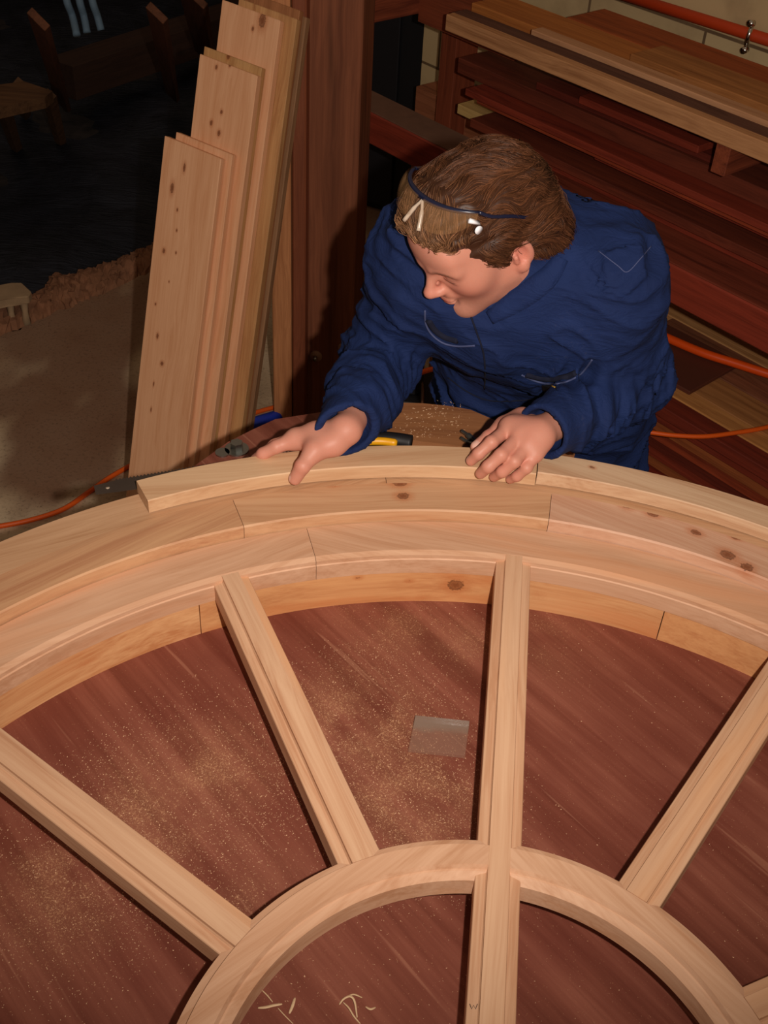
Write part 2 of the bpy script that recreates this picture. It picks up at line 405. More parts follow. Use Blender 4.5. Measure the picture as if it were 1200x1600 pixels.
# ---------------------------------------------------------------- hex bolt, saw, offcut on the bench beyond the ring
ZN = plain('zinc_plated_steel', hx(176, 176, 170), .32, 1.0)
bo = empty('hex_bolt', uz(370, 703, TZ)); tag(bo, 'small shiny hex bolt with washer on the bench edge by the leaning boards', 'bolt')
b0 = uz(370, 703, TZ)
tube('bolt_head', [b0 + [0, 0, .003], b0 + [0, 0, .016]], [.011, .0105], ZN, bo, n=6, smooth=False)
tube('washer', [b0, b0 + [0, 0, .003]], .020, ZN, bo, n=22, smooth=False)
wn = b0 + [-.022, -.012, 0]
wo = tube('steel_washer', [wn, wn + [0, 0, .003]], .012, ZN, None, n=20, smooth=False)
tag(wo, 'flat steel washer lying beside the hex bolt', 'washer')

# hand saw: toe out over the floor at the left, blade running under the loose segment, handle behind it
saw = empty('hand_saw', uz(400, 716, TZ + .1136)); tag(saw, 'dark hand saw with toothed blade and yellow grip lying behind the loose segment', 'saw')
zb = TZ + .1142
toe_t, toe_b = uz(146, 757, zb), uz(150, 770, zb)
heel_t = uz(566, 688, zb)
bd = nz(heel_t - toe_t); bn = np.cross([0, 0, 1], bd)
Ls = np.linalg.norm(heel_t - toe_t)
def sawpt(u, v, z=0): return toe_t + bd * u - bn * v * 1.0 + np.array([0, 0, z])
prof = []
nt = 74
for i in range(nt):
    u = .03 + (Ls - .03) * i / nt
    prof += [(u, 0.0), (u + (Ls - .03) / nt * .5, -.0036)]
prof.append((Ls, 0)); low = [(Ls, .072), (.12, .030), (.035, .026), (0, .024), (0, .004)]
pts = prof + low
STEEL = plain('dark_saw_steel', hx(70, 58, 50), .5, .3, var=.3, vs=25)
zb2 = .0009
Vv = [sawpt(u, v, 0) for u, v in pts] + [sawpt(u, v, zb2) for u, v in pts]; n_ = len(pts)
Fc = [tuple(range(n_)), tuple(range(2 * n_ - 1, n_ - 1, -1))] + [(i, (i + 1) % n_, (i + 1) % n_ + n_, i + n_) for i in range(n_)]
mesh('saw_blade', Vv, Fc, STEEL, saw)
tube('blade_hole', [sawpt(.018, .014, .0006), sawpt(.018, .014, .0014)], .0028, plain('bright_hole', hx(170, 150, 130), .5), saw, n=12)
YEL = plain('yellow_plastic_grip', hx(226, 160, 20), .4); BLK = plain('black_rubber', hx(24, 22, 24), .55)
hp = [uz(x, y, zb + .006) for x, y in ((556, 699), (575, 697), (598, 697), (620, 700))]
hp = spline(hp, 6); tube('grip_inlay', [p + np.array([0, 0, .009]) for p in hp], [.004] + [.0065] * (len(hp) - 2) + [.004], YEL, saw)
hb_ = spline([uz(x, y, zb + .003) for x, y in ((556, 690), (590, 686), (620, 688), (643, 692))], 6)
tube('handle', hb_, .012, BLK, saw)

# offcut board behind the segment with chips on it
op = [(566, 664), (572, 678), (646, 688), (720, 697), (870, 712), (900, 700), (850, 676), (770, 655), (735, 640), (700, 634), (660, 630), (625, 629), (600, 632), (583, 645)]
zo = TZ + .020
OW = wood('offcut_ply', hx(176, 118, 76), hx(136, 84, 52), rough=.6)
Pp = [uz(x, y, zo) for x, y in op]; cen = sum(Pp) / len(Pp)
Vv = [p - cen for p in Pp] + [p - cen - [0, 0, .0195] for p in Pp]; n_ = len(op)
Fc = [tuple(range(n_)), tuple(range(2 * n_ - 1, n_ - 1, -1))] + [(i, (i + 1) % n_, (i + 1) % n_ + n_, i + n_) for i in range(n_)]
bm = bmesh.new(); vs = [bm.verts.new(v) for v in Vv]
for f_ in Fc: bm.faces.new([vs[i] for i in f_])
oc = bm_mesh('curved_offcut_board', bm, OW, mw=Matrix.Translation(cen)); tag(oc, 'brown curved plywood offcut strewn with chips at the worker\'s waist', 'board')

# pliers lying by the right hand
pl = empty('pliers', uz(745, 690, zo)); tag(pl, 'small metal pliers poking out behind the right-hand fingers', 'pliers')
PLM = plain('dull_steel_pliers', hx(150, 148, 140), .35, .9)
for sgn in (0, 1):
    pts = [uz(x, y, zo + h) for x, y, h in (((721, 673, .012), (731, 680, .012), (742, 690, .01), (752, 698, .008)) if sgn == 0 else ((720, 684, .008), (730, 690, .008), (742, 693, .008), (756, 694, .008)))]
    tube('jaw', spline(pts, 5), [.003] * 5 + [.005] * 11, PLM, pl)
pts = [uz(x, y, zo + .010) for x, y in ((750, 694), (765, 680), (784, 665))]
tube('handle', spline(pts, 5), .0065, plain('dark_red_grip', hx(60, 22, 20), .5), pl)

# ---------------------------------------------------------------- sawdust, chips and shavings (real grains)
def flakes(name, spec, mat, z0, count_scale=1.0, size=(.0006, .0016)):
    V = []; Fc = []
    for (px, py, r, cnt) in spec:
        P = uz(px, py, z0)
        for _ in range(int(cnt * count_scale)):
            rr = r * (1.25 * math.sqrt(random.random()) * random.uniform(.75, 1) + abs(random.gauss(0, .12))); a = random.uniform(0, 6.283)
            x, y = P[0] + rr * math.cos(a), P[1] + rr * math.sin(a)
            if z0 < TZ + .01 and .742 < math.hypot(x - CX, y - CY): continue
            s = random.uniform(*size); b = random.uniform(0, 6.283); e = random.uniform(.3, 1); h = s * .35
            i = len(V); ca, sa = math.cos(b), math.sin(b)
            V += [(x + ca * s, y + sa * s, z0), (x - sa * s * e, y + ca * s * e, z0), (x - ca * s, y - sa * s, z0 + h * .4), (x, y, z0 + h)]
            Fc += [(i, i + 1, i + 3), (i + 1, i + 2, i + 3), (i + 2, i, i + 3)]
    return mesh(name, V, Fc, mat)
DUST = plain('sawdust', hx(222, 180, 142), .9, var=.25, vs=300)
sd = flakes('sawdust', [(560, 1130, .12, 2200), (640, 1240, .13, 2200), (250, 1270, .13, 2200), (100, 1390, .12, 1800), (330, 1190, .12, 1200), (700, 990, .10, 450), (450, 1350, .14, 600), (700, 1300, .08, 700), (950, 1230, .35, 350), (1000, 1000, .15, 150), (560, 1520, .18, 180), (950, 1520, .2, 50), (150, 1520, .2, 300)], DUST, TZ + .0002, 1.0, (.0004, .0011))
tag(sd, 'pale sawdust scattered in drifts over the red plywood', 'sawdust', kind='stuff')
ch = flakes('wood_chips', [(675, 660, .045, 160), (700, 645, .03, 60), (630, 670, .04, 40)], DUST, zo + .0002, 1.0, (.0007, .0022))
tag(ch, 'pale wood crumbs scattered on the brown offcut board', 'wood chips', kind='stuff')
SHV = wood('shaving_wood', hx(232, 200, 160), hx(206, 168, 126))
def ribbon(name, pts, wd, label, lift=.0006):
    P = spline([uz(x, y, TZ + h + lift) for x, y, h in pts], 8); V = []; Fc = []
    for i, p in enumerate(P):
        t = P[min(i + 1, len(P) - 1)] - P[max(i - 1, 0)]; s = nz(np.cross(t, [0, 0, 1])) * wd / 2
        k = 1 - .5 * abs(2 * i / (len(P) - 1) - 1) ** 3
        for dz in (0, .0005): V += [p + s * k + [0, 0, dz], p - s * k + [0, 0, dz]]
    for i in range(len(P) - 1):
        a, b = i * 4, i * 4 + 4
        Fc += [(a, a + 1, b + 1, b), (a + 2, b + 2, b + 3, a + 3), (a, b, b + 2, a + 2), (a + 1, a + 3, b + 3, b + 1)]
    Fc += [(0, 2, 3, 1), (len(V) - 4, len(V) - 3, len(V) - 1, len(V) - 2)]
    o = mesh(name, V, Fc, SHV, smooth=True); tag(o, label, 'wood shaving', 'shavings inside the inner ring'); return o
ribbon('wood_shaving', [(403, 1575, 0), (415, 1574, .001), (428, 1571, .001), (441, 1569, 0)], .0028, 'short flat pale shaving lying crosswise, furthest left inside the inner ring')
ribbon('wood_shaving', [(407, 1545, 0), (418, 1556, .001), (426, 1566, .0015)], .0012, 'thin splinter touching the crosswise shaving from above')
ribbon('wood_shaving', [(434, 1575, 0), (445, 1587, 0), (458, 1600, 0)], .0010, 'thin splinter running down from the crosswise shaving to the picture edge')
ribbon('wood_shaving', [(461, 1559, 0), (457, 1572, .0008), (452, 1584, 0)], .0030, 'leaf-shaped pale sliver between the crosswise shaving and the curl')
ribbon('wood_shaving', [(530, 1570, 0), (537, 1561, .003), (547, 1557, .005), (554, 1565, .004), (558, 1590, .001)], .0022, 'curled wood shaving looping at the middle of the half ring')
ribbon('wood_shaving', [(536, 1566, .002), (545, 1575, .003), (553, 1588, .002), (563, 1600, 0)], .0016, 'thin strand trailing out of the curled shaving')
ribbon('wood_shaving', [(538, 1560, .002), (552, 1554, .004), (566, 1559, .001)], .0016, 'short arched strand above the curled shaving')
ribbon('wood_shaving', [(571, 1573, 0), (579, 1577, .002), (587, 1574, 0)], .0022, 'tiny crumpled shaving to the right of the curl')

# square clear plastic offcut lying in the dust
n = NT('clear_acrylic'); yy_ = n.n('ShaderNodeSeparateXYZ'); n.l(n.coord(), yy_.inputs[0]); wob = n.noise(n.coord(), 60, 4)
refl_strip = n.math('MULTIPLY', n.step(n.math('ADD', yy_.outputs[1], n.math('MULTIPLY', wob, .012)), .012, .020), .55)  # grey reflection strip painted into colour and alpha along the far side
n.col(n.mix(refl_strip, (.46, .27, .19, 1), (.20, .17, .14, 1))); n.l(n.math('ADD', n.math('MULTIPLY', refl_strip, .8), .20), n.b.inputs['Alpha']); n.rough(.12, .5)
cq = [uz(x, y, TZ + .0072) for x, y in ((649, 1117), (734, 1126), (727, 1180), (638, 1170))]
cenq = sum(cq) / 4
def prism(name, P, h, mat, bev=.0006):
    bm = bmesh.new(); a = [bm.verts.new(p - cenq) for p in P]; b = [bm.verts.new(p - cenq - [0, 0, h]) for p in P]; k = len(P)
    bm.faces.new(a); bm.faces.new(b[::-1])
    for i in range(k): bm.faces.new((a[i], b[i], b[(i + 1) % k], a[(i + 1) % k]))
    bmesh.ops.bevel(bm, geom=bm.edges[:], offset=bev, segments=1, affect='EDGES')
    return bm_mesh(name, bm, mat, mw=Matrix.Translation(cenq))
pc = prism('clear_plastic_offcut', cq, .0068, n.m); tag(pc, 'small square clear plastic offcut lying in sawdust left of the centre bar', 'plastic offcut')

# ---------------------------------------------------------------- stack of boards leaning in front of the post
P0 = uz(226, 892, 0.0); Ptop = ud(302, 229, 2.68)
Ld = nz(Ptop - P0)
e1 = nz(np.cross(Ld, [0, 0, 1])); e2 = np.cross(Ld, e1)
Wd = e1 * math.cos(rg(352)) + e2 * math.sin(rg(352)); Wid = .160
Nd = np.cross(Wd, Ld)
if Nd @ (_C - Ptop) < 0: Nd = -Nd
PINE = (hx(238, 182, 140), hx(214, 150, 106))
def leanboard(i, tl_px, off, label, knots=(), wid=None, th=.021, cols=PINE, shift=0.0, foot=0.0):
    """board i of the stack: its face lies 'off' behind the front face; its top-left corner is seen at tl_px"""
    wid = wid or Wid
    c0 = Nd @ (Ptop - Nd * off)                    # plane of the front face
    TL = upl(*tl_px, Nd, c0)
    x = -Ld; y = Wd; z = np.cross(x, y); zs = 1 if z @ Nd > 0 else -1
    yy = y if zs > 0 else -y
    zz = Nd
    # length down to the floor
    L = (TL[2] - .012) / Ld[2]
    O = TL
    MW = frame(O, x, yy, zz)
    y0, y1 = (0, wid) if zs > 0 else (-wid, 0)
    kn = []
    for (px, py, r, *st) in knots:
        K = upl(px, py, Nd, c0); d = K - O; kn.append((d @ x, d @ yy, d @ zz, r, *st))
    bm = bmesh.new(); box_bm(bm, 0, L - .03, y0, y1, -th, 0, .0015)
    for v in bm.verts:                          # the tops are cut a little out of square
        if v.co.x < .01: v.co.x += .18 * abs(v.co.y)
    b = bm_mesh('leaning_pine_board', bm, wood('board_pine', cols[0], cols[1], knots=kn, streak=.6), mw=MW)
    tag(b, label, 'board', 'knotty pine boards leaning by the post'); return b
t_ = .0225
leanboard(0, (257, 212), 0, 'shortest knotty pine board at the front of the leaning stack', [(269, 294, .0045, 2.6), (288, 262, .003, 3), (277, 328, .002, 2), (276, 360, .002), (256, 392, .0035), (275, 395, .002), (253, 568, .004, 1.2), (246, 525, .003, 2), (240, 600, .0018, 3), (236, 640, .0018, 3), (243, 475, .002), (264, 440, .0015)])
leanboard(1, (275, 206), t_, 'leaning pine board showing a thin top edge just behind the shortest one', [])
leanboard(2, (312, 84), 2 * t_, 'mid-height leaning board with five small knots near its top', [(338, 105, .003), (359, 102, .0025), (346, 175, .003), (330, 192, .0035), (342, 208, .004)])
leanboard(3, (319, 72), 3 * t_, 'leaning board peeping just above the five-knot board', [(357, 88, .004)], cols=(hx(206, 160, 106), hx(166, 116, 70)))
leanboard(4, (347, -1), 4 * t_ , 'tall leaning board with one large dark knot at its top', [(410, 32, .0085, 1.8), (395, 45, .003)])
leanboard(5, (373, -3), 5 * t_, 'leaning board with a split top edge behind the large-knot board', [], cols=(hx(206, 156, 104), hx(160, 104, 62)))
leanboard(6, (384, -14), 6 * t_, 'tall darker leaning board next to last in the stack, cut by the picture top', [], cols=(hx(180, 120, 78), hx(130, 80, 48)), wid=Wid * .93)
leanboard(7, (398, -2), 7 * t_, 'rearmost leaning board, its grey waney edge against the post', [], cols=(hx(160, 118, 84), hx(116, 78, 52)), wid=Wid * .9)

# ---------------------------------------------------------------- big post and slim timbers in front of it
DKP = wood('dark_oak_post', hx(152, 92, 64), hx(84, 46, 34), streak=.9, gs=.45, patch=hx(60, 38, 28), rough=.7, spec=.15)
pf = uz(503, 656, 0)
pdir = nz(np.array([1, -.12, 0])); pn = np.array([-pdir[1], pdir[0], 0])
def upright(name, P, x0, x1, y0, y1, h, mat, parent=None, lean=(0, 0)):
    up_ = nz(np.array([lean[0], lean[1], 1.])); xx = nz(pdir - up_ * (pdir @ up_)); yy = np.cross(up_, xx)
    MW = frame(P, up_, xx, yy)      # local x = up
    bm = bmesh.new(); box_bm(bm, 0, h, x0, x1, y0, y1, .004); return bm_mesh(name, bm, mat, parent, MW)
pt = empty('timber_post', pf); tag(pt, 'massive dark timber post in the middle of the workshop', 'post')
PW = .172
xl = -PW / 2
pb = uz(470, 690, 0)
post = upright('post_timber', pf, -PW / 2, PW / 2, 0, .18, 3.3, DKP, pt)
BOLT = plain('rusty_steel', hx(170, 128, 98), .6, .2)
for (x, y) in ((494, 556), (538, 543)):
    Q = upl(x, y, pn, pn @ pf)
    tube('post_washer', [Q + pn * .002, Q - pn * .006], [.019, .018], BOLT, pt, n=16)
    tube('post_bolt', [Q - pn * .010, Q - pn * .022], .006, ZN, pt, n=8)
def slim(x0px, x1px, ytop, ybot_z, dist, label, cols, kn=()):
    f0 = upl(x0px, 600, pn, pn @ (pf - pn * dist)); f1 = upl(x1px, 600, pn, pn @ (pf - pn * dist))
    wdt = np.linalg.norm(f1 - f0)
    top = upl((x0px + x1px) / 2, ytop, pn, pn @ (pf - pn * dist))
    base = np.array([(f0[0] + f1[0]) / 2, (f0[1] + f1[1]) / 2, 0]) 
    o = upright('slim_timber', base, -wdt / 2, wdt / 2, 0, .045, top[2], wood('slim_wood', *cols, streak=.7), lean=(0, 0))
    tag(o, label, 'timber', 'slim timbers standing against the post'); return o
slim(427, 455, -60, 0, .048, 'lighter slim timber on the left side of the big post', (hx(220, 150, 100), hx(160, 98, 60)))
slim(457.5, 476, -40, 0, .0465, 'redder slim timber between the lighter one and the big post', (hx(150, 84, 56), hx(110, 58, 38)))

# ---------------------------------------------------------------- orange cord with blue plug on the floor
ORC = plain('orange_cord_sheath', hx(236, 96, 24), .45)
c1 = spline([uz(x, y, .006) for x, y in ((-60, 830), (0, 822), (50, 812), (100, 795), (140, 768), (178, 742), (230, 715), (300, 690), (357, 661), (395, 646), (430, 636), (470, 626))], 8)
cd = tube('extension_cord', c1, .0072, ORC); tag(cd, 'thin orange cord snaking over the concrete behind the leaning boards', 'cord')
BLU = plain('blue_plastic', hx(34, 56, 168), .35)
bp_ = empty('blue_plug', uz(405, 652, .02)); tag(bp_, 'blue cable plug lying beside the orange cord near the post', 'plug')
q0, q1 = uz(388, 666, .022), uz(440, 648, .022)
qq = [q0 + (q1 - q0) * t for t in (0, .06, .1, .5, .9, 1)]
tube('plug_body', qq, [.014, .020, .022, .021, .019, .012], BLU, bp_, n=14)
tube('plug_collar', [q0 - (q1 - q0) * .06, q0 + (q1 - q0) * .02], .017, plain('grey_plastic', hx(120, 110, 120), .5), bp_, n=14)
c3 = spline([q0, uz(370, 668, .01), uz(345, 684, .008), uz(310, 700, .008)], 6)
tube('plug_lead', c3, .008, BLK, bp_)

# ---------------------------------------------------------------- rubble along the broken slab, block, earth behind
def hsh(x, y, s):
    v = math.sin(x * 12.9898 + y * 78.233 + s * 37.719) * 43758.5453; return v - math.floor(v)
rub = bmesh.new()
top_px = [(-60, 470), (0, 452), (60, 452), (80, 428), (120, 420), (170, 406), (200, 392), (232, 384), (300, 350), (360, 320)]
bot_px = [(-60, 548), (0, 522), (60, 500), (100, 484), (130, 474), (165, 458), (200, 440), (235, 428), (300, 394), (360, 362)]
T_ = spline([uz(x, y, -.02) for x, y in top_px], 14); B_ = spline([uz(x, y, .0) for x, y in bot_px], 14)
grid = []
for i in range(len(T_)):
    row = []
    for j in range(13):
        t = j / 12; p = B_[i] * (1 - t) + T_[i] * t
        h = .035 * math.sin(math.pi * min(1, t * 1.15)) + .010 * (hsh(i, j, 1) - .5) + .026 * (hsh(i // 4, j // 3, 2) - .5)
        if j in (0,): h = -.01
        if j == 12: h = -.11
        row.append(rub.verts.new((p[0] + .02 * (hsh(i, j, 3) - .5), p[1] + .02 * (hsh(i, j, 4) - .5), p[2] + h)))
    grid.append(row)
for i in range(len(grid) - 1):
    for j in range(12): rub.faces.new((grid[i][j], grid[i + 1][j], grid[i + 1][j + 1], grid[i][j + 1]))
ro = bm_mesh('rubble', rub, plain('crumbled_earth', hx(150, 104, 76), .95, var=.5, vs=22, bump=.8), smooth=False)
tag(ro, 'crumbled reddish rubble along the broken edge of the concrete floor', 'rubble', kind='stuff')
n = NT('black_plastic_sheet'); a = n.noise(n.coord(), 5, 5, .6, .6); b2 = n.noise(n.mapping(n.coord(), (2, 9, 2)), 3, 4, .6, 1.2)
n.col(n.ramp(a, [(.3, hx(20, 22, 30)), (.7, hx(44, 48, 60))])); n.rough(.55, .3); n.bump(b2, .8, .02)
sh = bmesh.new(); gg = []
for i in range(60):
    row = []
    for j in range(40):
        x = -4.2 + i * .085; y = 3.3 + j * .11
        e_ = np.interp(x, [p[0] for p in T_], [p[1] for p in T_])
        y = max(y, e_ - .02)
        row.append(sh.verts.new((x, y, -.12 + .03 * math.sin(x * 5 + y * 3) * math.sin(y * 4.3) + .012 * (hsh(i, j, 9) - .5))))
    gg.append(row)
for i in range(59):
    for j in range(39):
        try: sh.faces.new((gg[i][j], gg[i + 1][j], gg[i + 1][j + 1], gg[i][j + 1]))
        except ValueError: pass
bmesh.ops.remove_doubles(sh, verts=sh.verts[:], dist=.001)
so = bm_mesh('plastic_ground_sheet', sh, n.m, smooth=True); tag(so, 'crumpled blue-black plastic sheet spread over the ground beyond the concrete', 'ground sheet')
# broken block on the slab edge
CB = plain('broken_block_concrete', hx(168, 140, 108), .9, var=.3, vs=18, bump=.6)
bb = empty('broken_block', uz(10, 480, 0)); tag(bb, 'broken hollow concrete block at the left edge of the slab', 'concrete block')
zt_ = .10
tpx = [(-70, 470), (-30, 450), (18, 441), (34, 441), (49, 455), (44, 463), (10, 466), (-40, 480)]
Pt = [uz(x, y, zt_) for x, y in tpx]
bm = bmesh.new(); a = [bm.verts.new(p) for p in Pt]; b = [bm.verts.new(p - [0, 0, .03]) for p in Pt]; k = len(Pt)
bm.faces.new(a); bm.faces.new(b[::-1])
for i in range(k): bm.faces.new((a[i], b[i], b[(i + 1) % k], a[(i + 1) % k]))
bmesh.ops.bevel(bm, geom=bm.edges[:], offset=.004, segments=1, affect='EDGES')
bm_mesh('block_face', bm, CB, bb)
for (x, y, x2, y2) in ((14, 466, 22, 488), (36, 466, 43, 488), (-20, 474, -14, 496)):
    p, q = uz(x, y, zt_ - .025), uz(x2, y2, .0); q = np.array([p[0] + .01, p[1] - .03, -.01])
    tube('block_web', [p, (p + q) / 2, q], [.017, .011, .016], CB, bb, n=6)

# ---------------------------------------------------------------- dim things in the dark at the left
DW = wood('old_bench_wood', hx(116, 82, 54), hx(78, 52, 34), rough=.8)
st = empty('rustic_stool', uz(20, 240, -.12)); tag(st, 'low rustic wooden stool in the dark at the upper left', 'stool')
zs_ = .30
tp_ = [uz(x, y, zs_) for x, y in ((-60, 140), (38, 127), (82, 142), (70, 152), (-10, 170), (-80, 176))]
bm = bmesh.new(); a = [bm.verts.new(p) for p in tp_]; b = [bm.verts.new(p - [0, 0, .045]) for p in tp_]; k = len(a)
bm.faces.new(a); bm.faces.new(b[::-1])
for i in range(k): bm.faces.new((a[i], b[i], b[(i + 1) % k], a[(i + 1) % k]))
bm_mesh('seat', bm, DW, st)
for (x, y, x2, y2) in ((6, 172, 26, 232), (76, 150, 95, 222), (-70, 176, -80, 235), (30, 132, 40, 180)):
    p, q = uz(x, y, zs_ - .03), uz(x2, y2, -.12)
    tube('leg', [p, q], [.032, .026], DW, st, n=4, smooth=False)
def darkplank(p_top, p_bot, zt2, zb3, wd, label, col=(hx(110, 66, 42), hx(76, 44, 28)), cat='plank'):
    p, q = uz(*p_top, zt2), uz(*p_bot, zb3); d = nz(p - q); s = nz(np.cross(d, [.3, 1, .1])); t = np.cross(d, s)
    o = box('leaning_plank', (0, np.linalg.norm(p - q), -wd / 2, wd / 2, -.012, .012), wood('dark_plank', *col, rough=.8), mw=frame(q, d, s, t))
    tag(o, label, cat, 'planks leaning in the dark back of the shop'); return o
darkplank((60, 30), (100, 165), .95, .0, .07, 'dim brown plank leaning behind the rustic stool')
darkplank((245, 20), (270, 150), .95, .0, .07, 'dim brown plank leaning midway between the stool and the pine stack')
darkplank((300, -10), (322, 90), .9, .2, .12, 'dim wide plank leaning just left of the pine stack')
for k_, (x, x2) in enumerate(((104, 122), (124, 138), (144, 160))):
    pts = spline([uz(x - 6, -40, 1.0), uz(x, 0, .95), uz((x + x2) / 2, 25, .9), uz(x2 - 2, 55 - 4 * k_, .86)], 6)
    o = tube('hanging_strap', pts, .012, plain('grey_blue_webbing', hx(96, 120, 140), .7)); tag(o, ('leftmost', 'middle', 'rightmost')[k_] + ' of the three grey-blue straps hanging in the dark', 'strap', 'straps hanging at the upper left')
o = box('low_timber_sill', (0, 1.9, -.09, .09, 0, .16), wood('sill', hx(66, 44, 34), hx(46, 30, 24), rough=.85), mw=frame(uz(100, 150, .0), nz(uz(230, 105, 0) - uz(100, 150, 0)), nz(np.cross([0, 0, 1], uz(230, 105, 0) - uz(100, 150, 0))), zv)); tag(o, 'long low dark timber lying behind the black sheet', 'timber')

# ---------------------------------------------------------------- things seen between the man's arm and waist
tb = empty('black_power_tool', uz(640, 640, .3)); tag(tb, 'black power tool with a bent wire handle on the floor behind the bench', 'power tool')
pA = uz(628, 628, .35)
TM = frame(pA, nz([1, -.1, 0]), nz([.1, 1, 0]), zv)
TOOLB = plain('black_tool_case', hx(22, 20, 22), .5)
bm = bmesh.new(); box_bm(bm, -.11, .11, -.10, .12, -.35, .05, .03); box_bm(bm, -.02, .05, -.04, .04, .04, .15, .015)
bm_mesh('tool_body', bm, TOOLB, tb, TM)
hpz = [uz(x, y, .43) for x, y in ((640, 588), (650, 590), (657, 596), (660, 606), (660, 632))]
tube('wire_handle', spline(hpz, 5), .004, plain('dull_wire', hx(150, 120, 100), .4, .8), tb)
tim = empty('short_timber', uz(680, 600, 0))
uo = upright('standing_offcut_timber', np.array([*uz(681, 655, .1)[:2], 0]), -.035, .035, 0, .05, .55, wood('offcut_upright', hx(170, 120, 78), hx(120, 76, 46)))
tag(uo, 'brown timber offcut standing behind the waist, beside the black power tool', 'timber'); bpy.data.objects.remove(tim)
c4 = spline([uz(x, y, .56) for x, y in ((655, 583), (675, 577), (690, 578), (720, 580), (760, 578))], 5)
o = tube('orange_lead', c4, .0065, ORC); tag(o, 'short orange lead draped over the power tool behind the waist', 'cord')

# ---------------------------------------------------------------- timber rack along the right wall
rack = empty('timber_rack', wv * 2.4 + av * -2.4); tag(rack, 'timber storage rack of red-brown beam and uprights along the block wall', 'rack')
RED = (hx(152, 62, 42), hx(96, 34, 24)); REDD = (hx(120, 48, 34), hx(72, 27, 20)); BRN = (hx(176, 98, 54), hx(120, 60, 34))
YLW = (hx(222, 170, 100), hx(176, 122, 66)); PNK = (hx(214, 160, 118), hx(170, 116, 80))
BR = upl(567, 170, wv, 2.22)
sB = BR @ av; zB = BR[2]
box('front_beam', (-.22, 2.6, 0, .12, -.098, 0), wood('red_beam', hx(158, 62, 42), hx(112, 42, 28), streak=.5, rough=.6), rack, rf(2.22, sB, zB), .004)
for s_ in (sB - .17, sB + 2.5):
    box('beam_leg', (0, zB - .098, -.05, .05, -.045, .045), wood('rack_leg', *REDD), rack, frame(wv * 2.30 + av * s_ + zv * (zB - .098), -zv, av, np.cross(-zv, av)))
UPM = wood('rack_upright', hx(150, 74, 46), hx(100, 44, 28), rough=.7)
for q, h in (((709, 190), 1.75),):
    P = upl(*q, wv, 2.66)
    box('upright', (0, h, -.040, .032, -.05, .05), UPM, rack, frame(np.array([P[0], P[1], .02]), zv, av, np.cross(zv, av)))
    su = P @ av
    for zz_ in (1.07,):
        box('arm', (0, .36, -.02, .02, -.07, 0), UPM, rack, frame(wv * 2.25 + av * (su + .0) + zv * zz_, wv, np.cross(zv, wv), zv))
for s_ in (su + 1.3, su + 2.3):
    box('upright', (0, 1.75, -.04, .04, -.05, .05), UPM, rack, frame(wv * 2.82 + av * s_ + zv * .02, zv, av, np.cross(zv, av)))
    box('arm', (0, .56, -.02, .02, -.07, 0), UPM, rack, frame(wv * 2.26 + av * s_ + zv * 1.07, wv, np.cross(zv, wv), zv))
box('dust_ledge', (-.21, .42, .004, .116, .0005, .004), plain('dusty_beam_top', hx(120, 84, 64), .9, var=.3, vs=20), rack, rf(2.22, sB, zB), .0005)
box('shelf_plank', (.425, 2.55, .004, .36, .0005, .004), wood('shelf_red', hx(140, 66, 46), hx(92, 40, 28)), rack, rf(2.22, sB, zB), .0005)
zB += .004
hd = upl(655, -4, wv, 2.45)
box('head_rail', (0, .42, 0, .06, -.10, 0), UPM, rack, rf(2.45, hd @ av, hd[2] + .03))

def rboard(px, z, th, wd, cols, label, group, s_end=-.55, yaw=0.0, name='stacked_board', L=None, streak=.6):
    P = uz(*px, z)
    x = nz(av + wv * yaw); y = np.cross(zv, x)
    if y @ wv < 0: y = -y
    Lx = L or max(.3, (s_end - P @ av))
    zz_ = np.cross(x, y); MW = frame(P, x, y, zz_ if zz_[2] > 0 else -zz_)
    if zz_[2] > 0: MW = frame(P, x, y, zz_)
    else: MW = frame(P, x, y, zv)
    o = box(name, (0, Lx, 0, wd, -th, 0), wood('rack_board', *cols, rough=.65, streak=streak, spec=.2), mw=MW, bev=.002)
    tag(o, label, 'board', group); return o
g1 = 'boards on the upper arms of the rack'; g2 = 'dark red boards piled on the rack beam'; g3 = 'boards in the lowest pile under the rack'
def cz(px, c): return upl(*px, wv, c)[2]
def gboard(px, c, zb, wd, cols, label, group, **kw):
    z = cz(px, c); rboard(px, z, max(.012, z - zb), wd, cols, label, group, **kw)
gboard((697, 22), 2.25, 1.072, .030, (hx(214, 156, 108), hx(160, 108, 70)), 'long pale-edged board at the very front of the upper arms', g1)
DKU = (hx(112, 74, 60), hx(78, 48, 40))
gboard((705, 19), 2.283, 1.073, .058, DKU, 'dark purplish board between the pale front board and the pinkish one', g1)
gboard((852, 52), 2.392, 1.073, .026, DKU, 'narrow dark strip standing in for the shaded gap behind the pale pinkish board', g1)  # dark strip in place of the shade between two boards
gboard((830, 46), 2.345, 1.072, .043, PNK, 'pale pinkish board second from the front on the upper arms', g1)
gboard((737, 4), 2.42, 1.072, .14, (hx(206, 130, 66), hx(150, 84, 42)), 'orange-brown board third from the front, left half of the upper arms', g1, L=(upl(985, 84, wv, 2.42) - upl(737, 4, wv, 2.42)) @ av - .006)
zc = cz((985, 84), 2.42)
rboard((985, 84), zc, zc - 1.072, .13, (hx(190, 126, 72), hx(140, 86, 46)), 'amber-brown board continuing to the right of the orange-brown one', g1)
gboard((885, 27), 2.575, 1.072, .16, (hx(180, 92, 48), hx(120, 56, 30)), 'thick reddish-brown plank lying nearest the wall on the upper arms', g1)
zl = zB
